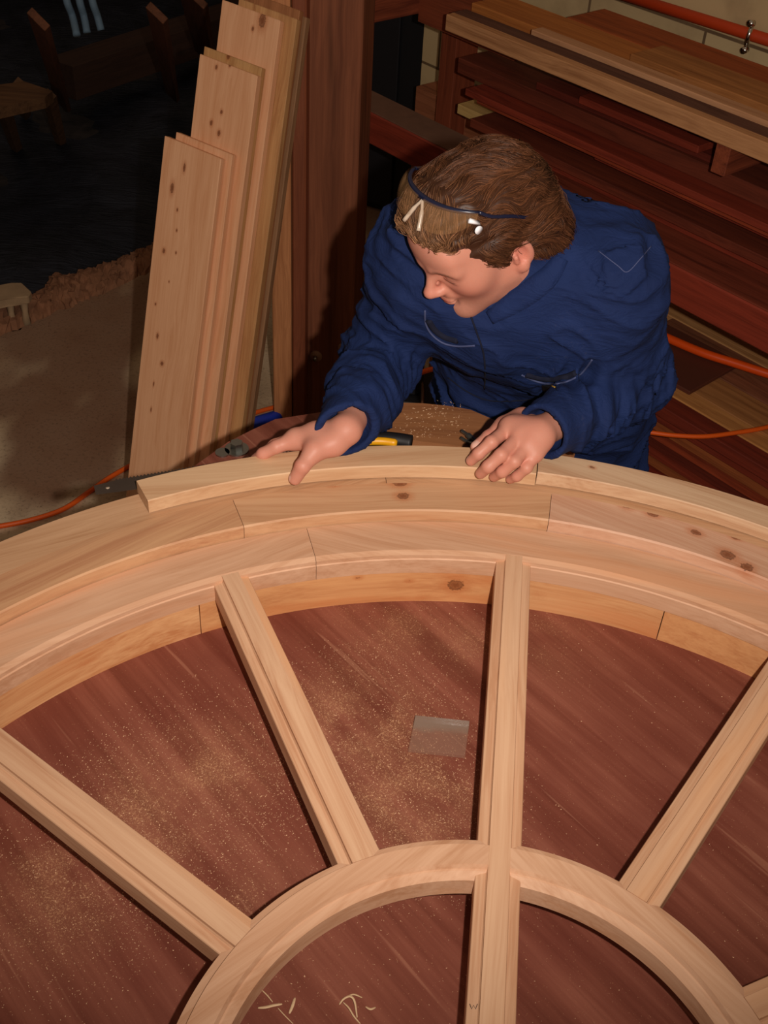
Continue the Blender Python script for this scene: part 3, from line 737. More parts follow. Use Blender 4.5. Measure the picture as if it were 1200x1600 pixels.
for px, z, cols, lab, kw in [
    ((800, 223), .792, RED, 'red board along the beam behind the head', {}),
    ((735, 185), .818, (hx(130, 60, 40), hx(84, 36, 26)), 'dark flat board low in the beam pile at its left end', {}),
    ((790, 170), .842, REDD, 'dark red board in the middle of the beam pile', {}),
    ((930, 236), .866, RED, 'red board that starts to the right of the head in the beam pile', {}),
    ((745, 150), .888, (hx(176, 78, 46), hx(110, 44, 28)), 'lighter red-brown board just below the one jutting furthest left', {}),
    ((727, 138), .908, RED, 'red board jutting furthest left in the beam pile', {}),
    ((716, 90), .952, (hx(120, 56, 38), hx(78, 34, 24)), 'dark wide board topmost on the left of the beam pile', {}),
    ((838, 128), .972, REDD, 'dark red short board lying on the dark wide top board', {'L': .62}),
    ((905, 150), .992, RED, 'red short board in the middle of the three topmost short ones', {'L': .40}),
    ((918, 133), 1.010, REDD, 'uppermost short red board of the beam pile', {'L': .34})]:
    c_ = uz(*px, z) @ wv
    rboard(px, z, z - zl - .0005, 2.60 - c_, cols, lab, g2, **kw); zl = z
rboard((715, 162), .792, .03, .10, (hx(224, 186, 118), hx(190, 150, 92)), 'pale square block end poking out left of the red pile', g2, L=.14)
# lowest pile: one top row side by side, stepped edges beneath
row = [((985, 606), (hx(140, 56, 38), hx(84, 32, 24)), 'wide dark red board at the front of the top row under the hose'),
       ((985, 580), (hx(216, 150, 86), hx(168, 108, 60)), 'amber board second in the top row under the hose'),
       ((985, 556), (hx(196, 134, 80), hx(140, 88, 50)), 'light waney-edged board beneath the dark plywood piece'),
       ((1000, 520), (hx(160, 100, 70), hx(104, 60, 42)), 'brown board directly under the orange air hose'),
       ((1000, 468), (hx(216, 160, 104), hx(160, 106, 64)), 'light brown board behind the orange air hose'),
       ((985, 436), (hx(176, 138, 98), hx(130, 96, 66)), 'grey-brown board deepest in the lowest pile')]
cs_ = [uz(*r_[0], .37) @ wv for r_ in row] + [2.80]
for i_, (px, cols, lab) in enumerate(row):
    if cs_[i_ + 1] - cs_[i_] < .02: continue
    rboard(px, .37, .034, cs_[i_ + 1] - cs_[i_] - .003, cols, lab, g3)
labs = ['first', 'second', 'third', 'fourth', 'fifth', 'sixth', 'seventh']
for k_ in range(7):
    c = (RED, REDD, (hx(150, 52, 34), hx(96, 32, 22)), BRN)[(k_ * 3) % 4] if k_ != 2 else (hx(170, 74, 44), hx(110, 44, 28))
    z = .335 - .036 * k_; px = (985 - 3 * k_, 616 + 13.0 * k_)
    rboard(px, z, .034, 2.62 - uz(*px, z) @ wv, c, labs[k_] + ' red board edge counting down the stepped lower pile', g3)
zf = .335 - .036 * 7
# bearers carrying the pile
for i_, s_ in enumerate((-1.35, -.75)):
    o = box('pile_bearer', (0, .40, -.04, .04, -zf, 0), UPM, mw=frame(wv * 2.2 + av * s_ + zv * (zf - .0), wv, np.cross(zv, wv), zv)); tag(o, ('near', 'far')[1 - i_] + ' wooden bearer under the lowest pile', 'bearer')
# black door-like panel added to keep the gap between post and wall dark
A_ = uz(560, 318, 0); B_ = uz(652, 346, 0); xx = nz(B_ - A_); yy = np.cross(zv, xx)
cb2 = empty('dark_gap_panel', A_); tag(cb2, 'black door-like panel added to darken the gap between post and block wall', 'panel')
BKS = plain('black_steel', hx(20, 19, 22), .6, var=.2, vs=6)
box('panel_body', (-.25, np.linalg.norm(B_ - A_) - .02, 0, .4, 0, 2.4), BKS, cb2, frame(A_, xx, yy, zv), .004)
box('panel_door', (-.02, .16, -.018, -.001, .03, 2.35), plain('black_steel_door', hx(27, 25, 29), .6), cb2, frame(A_, xx, yy, zv), .004)
db = box('dark_plywood_piece', (0, .34, 0, .24, -.012, 0), plain('dark_brown_ply', hx(96, 50, 36), .6, var=.15, vs=12), mw=None)
P = uz(1117, 590, .383); Q = uz(1078, 612, .383)
yv = nz(P - Q); xv = np.cross(yv, zv); 
if xv @ av > 0: xv = -xv
db.matrix_world = frame(Q, xv, yv, np.cross(xv, yv) if np.cross(xv, yv)[2] > 0 else zv)
tag(db, 'dark brown square-cornered plywood piece beside the elbow', 'plywood')
HOSE = plain('orange_air_hose', hx(240, 84, 16), .4)
hp = spline([uz(x, y, .398) for x, y in ((960, 480), (1010, 512), (1052, 532), (1100, 552), (1150, 568), (1200, 584), (1260, 602))], 6)
o = tube('air_hose', hp, .0125, HOSE, n=12); tag(o, 'thick orange air hose lying along the lower timber beside the elbow', 'hose')
hp = spline([uz(x, y, zz) for x, y, zz in ((930, 690, .37), (965, 676, .378), (1000, 674, .378), (1050, 680, .378), (1100, 682, .378), (1150, 676, .378), (1200, 667, .378), (1260, 650, .378))], 6)
o = tube('thin_orange_cord', hp, .0062, ORC); tag(o, 'thin orange cord crossing the red lower pile right of the sleeve', 'cord')
# pipe on the wall
wpl = 2.86
pp = [upl(x, y, wv, wpl) for x, y in ((960, -12), (1000, 0), (1100, 31), (1200, 62), (1260, 81))]
pi_ = empty('wall_pipe', pp[1]); tag(pi_, 'orange-red pipe running along the block wall at the upper right', 'pipe')
tube('pipe', [pp[0] - (pp[-1] - pp[0]) * .3, pp[-1] + (pp[-1] - pp[0]) * .4], .016, plain('orange_red_paint', hx(200, 66, 24), .5), pi_, n=12)
CH = plain('bright_clip_steel', hx(220, 215, 205), .2, 1.0)
P = upl(1178, 55, wv, wpl)
tube('pipe_clip', [P + zv * .028 - wv * .02, P - wv * .026, P - zv * .030 - wv * .02], .006, CH, pi_)
tube('clip_screw', [P - wv * .018 + zv * .034, P - wv * .034 + zv * .036], .009, CH, pi_, n=10)
tube('clip_screw', [P - wv * .018 - zv * .034, P - wv * .034 - zv * .036], .009, CH, pi_, n=10)
# wooden box against the wall, dark jamb
P = upl(657, 133, wv, 2.7)
o = box('wooden_crate', (0, .40, 0, .18, -.42, 0), wood('crate_wood', hx(176, 110, 76), hx(130, 76, 50)), mw=rf(2.68, P @ av, P[2])); tag(o, 'reddish wooden crate against the block wall behind the rack upright', 'crate')

# ================================================================ the worker
# small signed-distance modeller: smooth unions sampled on sparse blocks, meshed with surface nets
class Sdf:
    def __init__(s): s.ops = []; s.sc = 1.0
    def add(s, fn, c, r, k=.01, op='+'): s.ops.append((op, fn, np.asarray(c, float), r, k)); return s
    def cone(s, a, b, r1, r2, k=.01, op='+', flat=None):
        a, b = np.asarray(a, float), np.asarray(b, float); r1 *= s.sc; r2 *= s.sc
        if flat is not None:                      # flat = (axis, factor): squash the section along axis
            ax, fk = flat; ax = nz(ax); c = (a + b) / 2
            S = np.eye(3) + np.outer(ax, ax) * (1 / fk - 1)
            a2, b2 = (a - c) @ S.T, (b - c) @ S.T
            f = lambda P: rcone((P - c) @ S.T, a2, b2, r1, r2) * min(1, fk) if fk < 1 else rcone((P - c) @ S.T, a2, b2, r1, r2)
        else: f = lambda P: rcone(P, a, b, r1, r2)
        return s.add(f, (a + b) / 2, np.linalg.norm(b - a) / 2 + max(r1, r2) * 1.15, k, op)
    def ell(s, c, ax, r, k=.01, op='+'):
        c = np.asarray(c, float); A = np.asarray(ax, float); r = np.asarray(r, float) * s.sc
        def f(P):
            q = (P - c) @ A.T; k0 = np.linalg.norm(q / r, axis=-1); k1 = np.linalg.norm(q / r ** 2, axis=-1)
            return k0 * (k0 - 1) / np.maximum(k1, 1e-9)
        return s.add(f, c, r.max() * 1.05, k, op)
    def half(s, p, n, c, r, k=.01):               # cut away the side n points to, inside the sphere c, r
        p = np.asarray(p, float); n = nz(n)
        return s.add(lambda P: -((P - p) @ n), c, r, k, '&')
def rcone(P, a, b, r1, r2):
    ba = b - a; l2 = ba @ ba; rr = r1 - r2; a2 = l2 - rr * rr; il2 = 1 / l2
    pa = P - a; y = pa @ ba; z = y - l2; t = pa * l2 - y[..., None] * ba; x2 = (t * t).sum(-1); y2 = y * y * l2; z2 = z * z * l2
    k = math.copysign(1, rr) * rr * rr * x2
    d3 = (np.sqrt(np.maximum(x2 * a2 * il2, 0)) + y * rr) * il2 - r1
    d2 = np.sqrt(x2 + y2) * il2 - r1; d1 = np.sqrt(x2 + z2) * il2 - r2
    return np.where(np.sign(z) * a2 * z2 > k, d1, np.where(np.sign(y) * a2 * y2 < k, d2, d3))
def sdf_eval(ops, P):
    d = np.full(P.shape[:-1], 10.0)
    for op, fn, c, r, k in ops:
        f = fn(P)
        if op == '+': h = np.maximum(k - np.abs(d - f), 0) / k; d = np.minimum(d, f) - h * h * k * .25
        elif op == '-': f = -f; h = np.maximum(k - np.abs(d - f), 0) / k; d = np.maximum(d, f) + h * h * k * .25
        elif op == '&': d = np.where(np.linalg.norm(P - c, axis=-1) < r, np.maximum(d, f), d)
        elif op == 'd': d = d + f
    return d
def vnoise(P, seed=0):
    I = np.floor(P).astype(np.int64); Fp = P - I; u = Fp * Fp * (3 - 2 * Fp); out = 0
    for dx in (0, 1):
        for dy in (0, 1):
            for dz in (0, 1):
                h = (I[..., 0] + dx) * 374761393 + (I[..., 1] + dy) * 668265263 + (I[..., 2] + dz) * 2147483647 + seed * 974711
                h = (h ^ (h >> 13)) * 1274126177; h = (h ^ (h >> 16)) & 0xffff
                wgt = (u[..., 0] if dx else 1 - u[..., 0]) * (u[..., 1] if dy else 1 - u[..., 1]) * (u[..., 2] if dz else 1 - u[..., 2])
                out = out + wgt * (h / 65535.0)
    return out
def build(sdf, lo, hi, h, B=20):
    lo = np.floor(np.asarray(lo) / h).astype(int); hi = np.ceil(np.asarray(hi) / h).astype(int)
    nb = -(-(hi - lo) // B); ext = nb * B + 2
    bi = np.stack(np.meshgrid(*[np.arange(n) for n in nb], indexing='ij'), -1).reshape(-1, 3)
    cen = (lo + bi * B + B / 2) * h; hd = B * h * .5 * 1.7321
    dc = sdf_eval(sdf.ops, cen); act = bi[np.abs(dc) < hd * 1.6 + .02]
    keys_v = []; pos_v = []; quads = []
    sx, sy = int(ext[1] * ext[2]), int(ext[2])
    g = np.arange(B + 1); G = np.stack(np.meshgrid(g, g, g, indexing='ij'), -1)
    corner = [(a, b, c) for a in (0, 1) for b in (0, 1) for c in (0, 1)]
    edges = [(i, j) for i in range(8) for j in range(i + 1, 8) if bin(i ^ j).count('1') == 1]
    for b in act:
        base = b * B; c = (lo + base + B / 2) * h
        ops = [o for o in sdf.ops if o[0] in '&d' and np.linalg.norm(o[2] - c) < o[3] + hd + .01 or o[0] in '+-' and np.linalg.norm(o[2] - c) < o[3] + hd + o[4] + .03]
        if not ops: continue
        P = (lo + base + G) * h
        D = sdf_eval(ops, P.reshape(-1, 3).astype(float)).reshape(G.shape[:3]); S = D < 0
        if S.all() or not S.any(): continue
        cs = [D[a:B + a, b_:B + b_, c_:B + c_] for a, b_, c_ in corner]
        cnt = sum((x < 0).astype(np.int8) for x in cs); idx = np.argwhere((cnt > 0) & (cnt < 8))
        if len(idx):
            v = np.stack([x[idx[:, 0], idx[:, 1], idx[:, 2]] for x in cs], -1)
            acc = np.zeros((len(idx), 3)); n = np.zeros(len(idx)); cc = np.array(corner, float)
            for i, j in edges:
                m = (v[:, i] < 0) != (v[:, j] < 0); t = v[:, i] / np.where(m, v[:, i] - v[:, j], 1)
                acc += np.where(m[:, None], cc[i] + (cc[j] - cc[i]) * t[:, None], 0); n += m
            pos_v.append((lo + base + idx + acc / n[:, None]) * h)
            q = idx + base + 1; keys_v.append(q[:, 0] * sx + q[:, 1] * sy + q[:, 2])
        for ax in range(3):
            o1, o2 = [(1, 2), (2, 0), (0, 1)][ax]; e = [0, 0, 0]; e[ax] = 1
            s0 = S[:B, :B, :B]; s1 = S[e[0]:B + e[0], e[1]:B + e[1], e[2]:B + e[2]]
            I = np.argwhere(s0 != s1)
            if not len(I): continue
            flip = s0[I[:, 0], I[:, 1], I[:, 2]]; q = I + base + 1
            d1 = np.zeros(3, int); d1[o1] = 1; d2 = np.zeros(3, int); d2[o2] = 1
            k = lambda z: z[:, 0] * sx + z[:, 1] * sy + z[:, 2]
            Q = np.stack([k(q - d1 - d2), k(q - d2), k(q), k(q - d1)], -1)
            Q[~flip] = Q[~flip][:, ::-1]; quads.append(Q)
    K = np.concatenate(keys_v); Pv = np.concatenate(pos_v); Q = np.concatenate(quads)
    o = np.argsort(K); K = K[o]; Pv = Pv[o]
    J = np.searchsorted(K, Q); J = np.minimum(J, len(K) - 1); ok = (K[J] == Q).all(1)
    return Pv, J[ok]
def npmesh(name, V, Q, mat, parent=None, attr=None, origin=None):
    origin = np.zeros(3) if origin is None else np.asarray(origin)
    me = bpy.data.meshes.new(name); me.vertices.add(len(V)); me.vertices.foreach_set('co', (V - origin).astype(np.float32).ravel())
    k = Q.shape[1]; me.loops.add(Q.size); me.loops.foreach_set('vertex_index', Q.astype(np.int32).ravel())
    me.polygons.add(len(Q)); me.polygons.foreach_set('loop_start', np.arange(0, Q.size, k, dtype=np.int32)); me.polygons.foreach_set('loop_total', np.full(len(Q), k, dtype=np.int32))
    me.update(calc_edges=True); me.validate()
    me.polygons.foreach_set('use_smooth', [True] * len(me.polygons))
    if attr is not None:
        a = me.color_attributes.new('pigment', 'FLOAT_COLOR', 'POINT'); a.data.foreach_set('color', attr.astype(np.float32).ravel())
    me.materials.append(mat); o = bpy.data.objects.new(name, me); COL.objects.link(o); o.location = origin
    if parent is not None:
        o.parent = parent; o.matrix_parent_inverse = Matrix.Translation(parent.location).inverted()
    return o

# ---- pose
HSC = .92
HO = np.array([.1162, 1.4741, 1.1771 + .17])
_n0 = HO + .119 * np.array([-.67, -.4841, -.5628])
_n1 = _C + (_n0 - _C) * 1.004
HO = _n1 - HSC * .119 * np.array([-.67, -.4841, -.5628]) + .004 * _R + .006 * _U                        # between the ears
HL, HF, HU = np.array([.6089, -.7920, -.0437]), np.array([-.6700, -.4841, -.5628]), np.array([-.4246, -.3719, .8254])
HA = np.stack([HL, HF, HU])                                          # rows: left, forward, up
def hd_(x, y, z): return HO + (x * HL + y * HF + z * HU) * HSC / 1000
def tohead(P): return (P - HO) @ HA.T * 1000 / HSC
SR, SL = ud(672, 392, 1.69), ud(952, 428, 1.64)
ER, EL = ud(598, 560, 1.86), ud(985, 592, 1.84)
WR, WL = uz(541, 672, TZ + .178), uz(842, 678, TZ + .182)
SM = (SR + SL) / 2
HIP = np.array([.295, 1.86, .86]); across = nz(SL - SR); 
tdir = nz(SM - HIP); tdep = nz(np.cross(across, tdir)); 
if tdep @ (_C - SM) < 0: tdep = -tdep
across_h = nz(np.array([.97, -.22, 0]))
NB = SM + tdir * .03 - tdep * .03                                     # base of the neck
# ---- body: head, neck, trunk, arms, hands, legs in one surface
b = Sdf(); b.sc = HSC
b.ell(hd_(0, -12, 42), HA, [.074, .097, .086], .01)
b.ell(hd_(0, 40, -12), HA, [.059, .054, .078], .03)
b.ell(hd_(0, 78, 55), HA, [.052, .022, .036], .03)
for s_ in (-1, 1):
    b.cone(hd_(52 * s_, 0, -42), hd_(10 * s_, 76, -84), .020, .016, .03)
    b.cone(hd_(50 * s_, 2, -44), hd_(56 * s_, -6, -5), .018, .016, .02)
    b.ell(hd_(40 * s_, 60, -4), HA, [.020, .022, .022], .03)
    b.cone(hd_(14 * s_, 95, 33), hd_(46 * s_, 80, 34), .0075, .006, .014)
b.ell(hd_(0, 84, -82), HA, [.019, .015, .015], .015)
for s_ in (-1, 1): b.ell(hd_(31 * s_, 103, 19), HA, [.017, .014, .012], .014, '-')
for s_ in (-1, 1):
    b.ell(hd_(32 * s_, 80, 19), HA, [.0145, .0125, .0125], .006)
    b.cone(hd_(22 * s_, 91, 12), hd_(42 * s_, 87, 12), .0022, .0018, .004)
b.cone(hd_(0, 94, 28), hd_(0, 116, -8), .0065, .0080, .010)
b.ell(hd_(0, 118, -11), HA, [.0095, .0085, .0078], .008)
for s_ in (-1, 1):
    b.ell(hd_(10.5 * s_, 103, -15), HA, [.0065, .0105, .0066], .010)
b.ell(hd_(0, 92, -32), HA, [.022, .012, .014], .012)
b.ell(hd_(0, 99, -40), HA, [.021, .0085, .0042], .004)
b.ell(hd_(0, 97, -49), HA, [.018, .0090, .0052], .004)
b.cone(hd_(-21, 97, -44.5), hd_(0, 108, -44), .0012, .0016, .003, '-'); b.cone(hd_(21, 97, -44.5), hd_(0, 108, -44), .0012, .0016, .003, '-')
b.ell(hd_(0, 96, -60), HA, [.014, .007, .005], .006, '-')
for s_ in (-1, 1):
    b.ell(hd_(6.5 * s_, 112, -21), HA, [.0035, .005, .004], .003, '-')
    t = np.array([[.95 * s_ * 1, -.3, 0], [.3 * s_, .95, 0], [0, 0, 1]]); EA = np.stack([nz(HL * s_ * .55 + HF * -.83), nz(HL * s_ * .83 + HF * .55), HU])
    b.ell(hd_(78 * s_, -12, 2), EA, [.019, .0065, .031], .006)
    b.ell(hd_(80 * s_, -4, -24), EA, [.010, .0065, .012], .006)
    b.ell(hd_(84 * s_, -9, 4), EA, [.010, .006, .017], .004, '-')
    b.cone(hd_(80 * s_, 0, 2), hd_(79 * s_, 1, -8), .004, .004, .004)
b.sc = 1.0
b.cone(hd_(0, -38, -20), NB, .050, .055, .03)
b.cone(NB, SM - tdir * .03, .05, .055, .03)
b.cone(SM + across * .0, SR, .055, .045, .03); b.cone(SM, SL, .055, .045, .03)
b.cone(SM - tdir * .10, HIP, .10, .11, .06, flat=(tdep, .75))
b.cone(SM - tdir * .10 - across * .05, SM - tdir * .10 + across * .05, .09, .09, .05, flat=(tdep, .8))
for a_, e_, w_ in ((SR, ER, WR), (SL, EL, WL)):
    b.cone(a_, e_, .045, .035, .02); b.cone(e_, w_, .034, .0215, .012)
KN = [HIP + np.array([-.14, .02, -.42]), HIP + np.array([.16, .0, -.42])]
FT = [np.array([.10, 1.98, .075]), np.array([.47, 1.95, .075])]
for i, s_ in enumerate((-1, 1)):
    hp_ = HIP + across_h * .09 * s_
    b.cone(hp_, KN[i], .075, .05, .03); b.cone(KN[i], FT[i], .048, .034, .02)
    b.cone(FT[i], FT[i] + [.02 * s_, -.15, -.035], .03, .024, .02)
# ---- hands
def H(x, y, z): return uz(x, y, TZ + z)
er6 = nz(np.array([math.cos(rg(104)), math.sin(rg(104)), 0]))
def hand(wr, wr2, fingers, thumb, palm_r=.0155, dorsal=None):
    mcps = [f[0] for f in fingers]
    for i, f in enumerate(fingers):
        m = f[0]; b.cone(wr + (m - wr) * .12 + (mcps[i] - mcps[0]) * .35 * .3, m, .0150, .0108, .012)
        for j in range(3):
            b.cone(f[j], f[j + 1], f[4][j] * .97, f[4][j + 1] * .97, .004)
        nailp, nd = f[3], nz(f[3] - f[2])
    for m0, m1 in zip(mcps[:-1], mcps[1:]):
        b.cone(m0, m1, .0105, .0105, .010)
        b.cone((m0 * .55 + wr * .45), (m1 * .55 + wr * .45), .0120, .0120, .015)
    for j in range(3): b.cone(thumb[j], thumb[j + 1], thumb[4][j], thumb[4][j + 1], .010 if j == 0 else .004)
    b.cone(wr, thumb[0], .0175, .0145, .015); b.cone(thumb[0], mcps[0], .0115, .0100, .02)
    b.cone(thumb[1], mcps[0] * .6 + wr * .4, .0085, .012, .022)
R4 = (.0105, .0098, .0090, .0080)
def scale_r(k): return tuple(r * k for r in R4)
i0, i1, i2, i3 = H(463, 686, .160), H(432, 698, .153), H(411, 709, .140), H(399, 718, .123)
rf_ = [[i0, i1, i2, i3, scale_r(1.02)]]
for k_, (dr, dz) in enumerate(((.019, -.012), (.035, -.030), (.046, -.050))):
    o_ = er6 * dr + zv * dz; cur = zv * -.012 * (k_ + 1)
    rf_.append([i0 + o_ * .9 + np.array([.004, 0, 0]) * k_, i1 + o_ + np.array([.004, .002, 0]) * k_, i2 + o_ + cur * .5 + np.array([.006, -.002, 0]) * k_, i3 + o_ + cur + np.array([.010, -.004, 0]) * k_, scale_r((1.0, .95, .85)[k_])])
thR = [H(521, 692, .168), H(492, 704, .165), H(473, 728, .154), H(461, 748, .131), (.0155, .0125, .0110, .0095)]
hand(WR, None, rf_, thR)
lf = [[H(797, 668, .180), H(768, 691, .181), H(748, 709, .165), H(736, 720, .148), scale_r(1.0)],
      [H(812, 682, .182), H(783, 711, .177), H(763, 729, .160), H(751, 740, .140), scale_r(1.02)],
      [H(825, 696, .178), H(804, 721, .170), H(785, 737, .150), H(772, 745, .130), scale_r(.97)],
      [H(836, 709, .170), H(823, 731, .158), H(808, 744, .140), H(797, 749, .126), scale_r(.86)]]
thL = [H(816, 657, .168), H(788, 666, .158), H(764, 683, .152), H(744, 698, .147), (.0145, .0115, .0105, .0088)]
hand(WL, None, lf, thL)
NV = None
V_, Q_ = build(b, V_lo := np.array([-.25, 1.1, -.02]), np.array([.68, 2.25, 1.62]), .0021)
hc = tohead(V_)
pig = np.tile(np.array([.60, .262, .185, 1.0]), (len(V_), 1))
def blend(mask, c, amt):
    a = np.clip(mask, 0, 1)[:, None] * amt; pig[:, :3] = pig[:, :3] * (1 - a) + np.array(c) * a
def gs(p, c, r): return np.exp(-(((p - np.array(c)) / np.array(r)) ** 2).sum(1))
face = (np.abs(hc[:, 0]) < 95) & (hc[:, 1] > -70) & (np.linalg.norm(hc, axis=1) < 170)
nzv = vnoise(V_ * 90, 3); blend(nzv - .3, (.66, .24, .17), .35)
for s_ in (-1, 1):
    blend(gs(hc, (40 * s_, 72, -8), (22, 25, 22)) * face, (.62, .20, .15), .55)
    blend(gs(hc, (80 * s_, -10, 5), (12, 25, 36)) * face, (.66, .20, .15), .5)
blend(gs(hc, (0, 118, -8), (14, 14, 14)) * face, (.64, .20, .15), .5)
stub = ((hc[:, 2] < -28) & (hc[:, 1] > 5)) * face * (vnoise(V_ * 900, 5) * .6 + .4) * np.clip((-28 - hc[:, 2]) / 18, 0, 1)
blend(stub, (.30, .15, .11), .42)
isnail = np.zeros(len(V_))
for f in rf_ + lf + [thR, thL]:
    tip, d_ = f[3], nz(f[3] - f[2]); upv = nz(np.array([0, 0, 1.]) - d_ * d_[2]); sv = np.cross(d_, upv); r_ = f[4][3]
    q = V_ - (tip + upv * r_ * .82 + d_ * r_ * .25)
    m_ = ((q @ d_ / (r_ * .85)) ** 2 + (q @ sv / (r_ * .68)) ** 2 + (q @ upv / (r_ * .5)) ** 2) < 1
    pig[m_, :3] = (.72, .42, .34); isnail[m_] = 1
    for j in (1, 2):
        blend(gs(V_, f[j] + upv * f[4][j], (.007, .007, .007)), (.62, .19, .14), .45)
n = NT('skin'); at = n.n('ShaderNodeAttribute', attribute_name='pigment'); fn_ = n.noise(n.coord(), 420, 3, .6)
scol = n.mix(n.math('MULTIPLY', n.step(fn_, .5, .75), .16), at.outputs['Color'], (.50, .17, .12, 1))
geo = n.n('ShaderNodeTexCoord').outputs['Object']; PO = np.array([.28, 1.9, 0])
cxyz = n.n('ShaderNodeCombineXYZ')
for i_, ax_ in enumerate((HL, HF, HU)):
    dn = n.n('ShaderNodeVectorMath', operation='DOT_PRODUCT'); n.l(geo, dn.inputs[0]); dn.inputs[1].default_value = tuple(ax_)
    n.l(n.math('MULTIPLY', n.math('SUBTRACT', dn.outputs['Value'], float((HO - PO) @ ax_)), 1000 / HSC), cxyz.inputs[i_])
hn = n.noise(n.mapping(cxyz.outputs[0], (.25, .25, 1.2)), 1, 3, .7)
def feat(cc, rr, col_, amt, soft=.45, curve=0.0, ns=0.0):
    global scol
    sb = n.n('ShaderNodeVectorMath', operation='SUBTRACT'); n.l(cxyz.outputs[0], sb.inputs[0]); sb.inputs[1].default_value = cc
    ml = n.n('ShaderNodeVectorMath', operation='MULTIPLY'); n.l(sb.outputs[0], ml.inputs[0]); ml.inputs[1].default_value = tuple(1 / q for q in rr)
    v_ = ml.outputs[0]
    if curve:
        sp_ = n.n('ShaderNodeSeparateXYZ'); n.l(v_, sp_.inputs[0]); c2 = n.n('ShaderNodeCombineXYZ')
        n.l(sp_.outputs[0], c2.inputs[0]); n.l(sp_.outputs[1], c2.inputs[1])
        n.l(n.math('ADD', sp_.outputs[2], n.math('MULTIPLY', n.math('MULTIPLY', sp_.outputs[0], sp_.outputs[0]), curve)), c2.inputs[2]); v_ = c2.outputs[0]
    ln = n.n('ShaderNodeVectorMath', operation='LENGTH'); n.l(v_, ln.inputs[0]); dd = ln.outputs['Value']
    if ns: dd = n.math('ADD', dd, n.math('MULTIPLY', n.math('SUBTRACT', hn, .5), ns))
    scol = n.mix(n.math('MULTIPLY', n.math('SUBTRACT', 1, n.step(dd, 1 - soft, 1 + soft * .3)), amt), scol, col_)
for s_ in (-1, 1):
    feat((31 * s_, 88, 39), (21, 30, 6.5), (.17, .08, .045, 1), .85, .7, .9, 1.2)      # eyebrow
    feat((32 * s_, 90, 12.5), (14, 20, 1.7), (.07, .03, .02, 1), .9, .5, -1.2)        # closed lashes
    feat((32 * s_, 90, 27), (13, 20, 1.6), (.36, .14, .09, 1), .6, .6, 1.2)           # lid crease
    feat((6.5 * s_, 112, -21), (3.6, 6, 4), (.14, .04, .03, 1), .8, .5)               # nostril
    feat((27 * s_, 85, -26), (7, 22, 17), (.50, .17, .12, 1), .35, .8)                # cheek line
feat((0, 104, -39.6), (21, 20, 4.2), (.46, .12, .09, 1), .8, .5)
feat((0, 104, -49), (18, 20, 5), (.50, .14, .10, 1), .8, .5)
feat((0, 104, -44.3), (22, 20, 1.3), (.14, .03, .025, 1), .9, .5)
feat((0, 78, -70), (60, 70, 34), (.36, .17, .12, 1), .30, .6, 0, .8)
n.col(scol); n.rough(.48, .35)
n.b.inputs['Subsurface Weight'].default_value = .12; n.b.inputs['Subsurface Radius'].default_value = (1, .35, .2); n.b.inputs['Subsurface Scale'].default_value = .006
fn2 = n.noise(n.coord(), 700, 3, .6); n.bump(fn2, .18, .0006)
person = npmesh('person', V_, Q_, n.m, None, pig, origin=np.array([.28, 1.9, 0]))
tag(person, 'person with brown hair in navy boiler suit bending over the window, hands on a segment', 'person')

# ---- boiler suit
CVB = plain('x', hx(30, 40, 84))
bpy.data.materials.remove(CVB)
c = Sdf(); LAT = nz(across)
c.cone(SM - tdir * .005, SR, .062, .066, .05); c.cone(SM - tdir * .005, SL, .062, .066, .05)
c.cone(SM - tdir * .09 - across * .10, SM - tdir * .09 + across * .10, .115, .115, .06, flat=(tdep, .95))
c.cone(SM - tdir * .12, HIP + tdir * .12 - tdep * .01, .140, .135, .06, flat=(tdep, .80))
c.cone(SM - tdir * .12 - across * .06, HIP + tdir * .08 - across_h * .04, .118, .112, .06, flat=(tdep, .9))
c.cone(SM - tdir * .12 + across * .06, HIP + tdir * .08 + across_h * .05, .120, .118, .06, flat=(tdep, .9))
c.cone(HIP - across_h * .07, HIP + across_h * .07, .125, .125, .06)
c.cone(HIP + tdir * .16 + tdep * .06 - across * .07, HIP + tdir * .10 + tdep * .05 + across * .06, .085, .085, .06)
for a_, e_, w_, s_ in ((SR, ER, WR, -1), (SL, EL, WL, 1)):
    c.cone(a_, e_, .068, .060, .014)
    we = e_ + (w_ - e_) * 1.06; c.cone(e_, we, .061, .041, .02); c.ell(e_, np.eye(3), [.060] * 3, .02)
    if s_ > 0: c.cone(a_ * .55 + e_ * .45, SM - tdir * .16 + across * .08 * s_, .040, .055, .03)
    else: c.cone(a_ * .85 + e_ * .15, SM - tdir * .10 + across * .08 * s_, .05, .06, .06)
for i, s_ in enumerate((-1, 1)):
    hp_ = HIP + across_h * .09 * s_
    c.cone(hp_, KN[i], .110, .085, .05); c.cone(KN[i], FT[i] + [0, 0, .05], .086, .075, .03)
# collar
nk0 = NB + (hd_(0, -38, -20) - NB) * .34; nax = nz(hd_(0, -38, -20) - NB)
c.cone(NB, nk0, .076, .066, .02)
c.cone(nk0 - nax * .004, nk0 + nax * .10, .056, .060, .003, '-')
c.add(lambda P: (P - nk0) @ nax, nk0, .10, .01, '&') if False else None
# cuffs: open sleeve ends
for e_, w_, s_c in ((ER, WR, -1), (EL, WL, 1)):
    d_ = nz(w_ - e_); Lf = np.linalg.norm(w_ - e_); ce = e_ + d_ * (Lf * (1.0 if s_c < 0 else .97)); d_ = nz(d_ + (_R * .55 if s_c < 0 else 0))
    c.add(lambda P, ce=ce, d_=d_: (P - ce) @ d_, ce + d_ * .05, .12, .01, '&')
    d2 = nz(w_ - e_); c.cone(ce - d2 * .012, ce + d2 * .08, .0335, .0335, .002, '-')
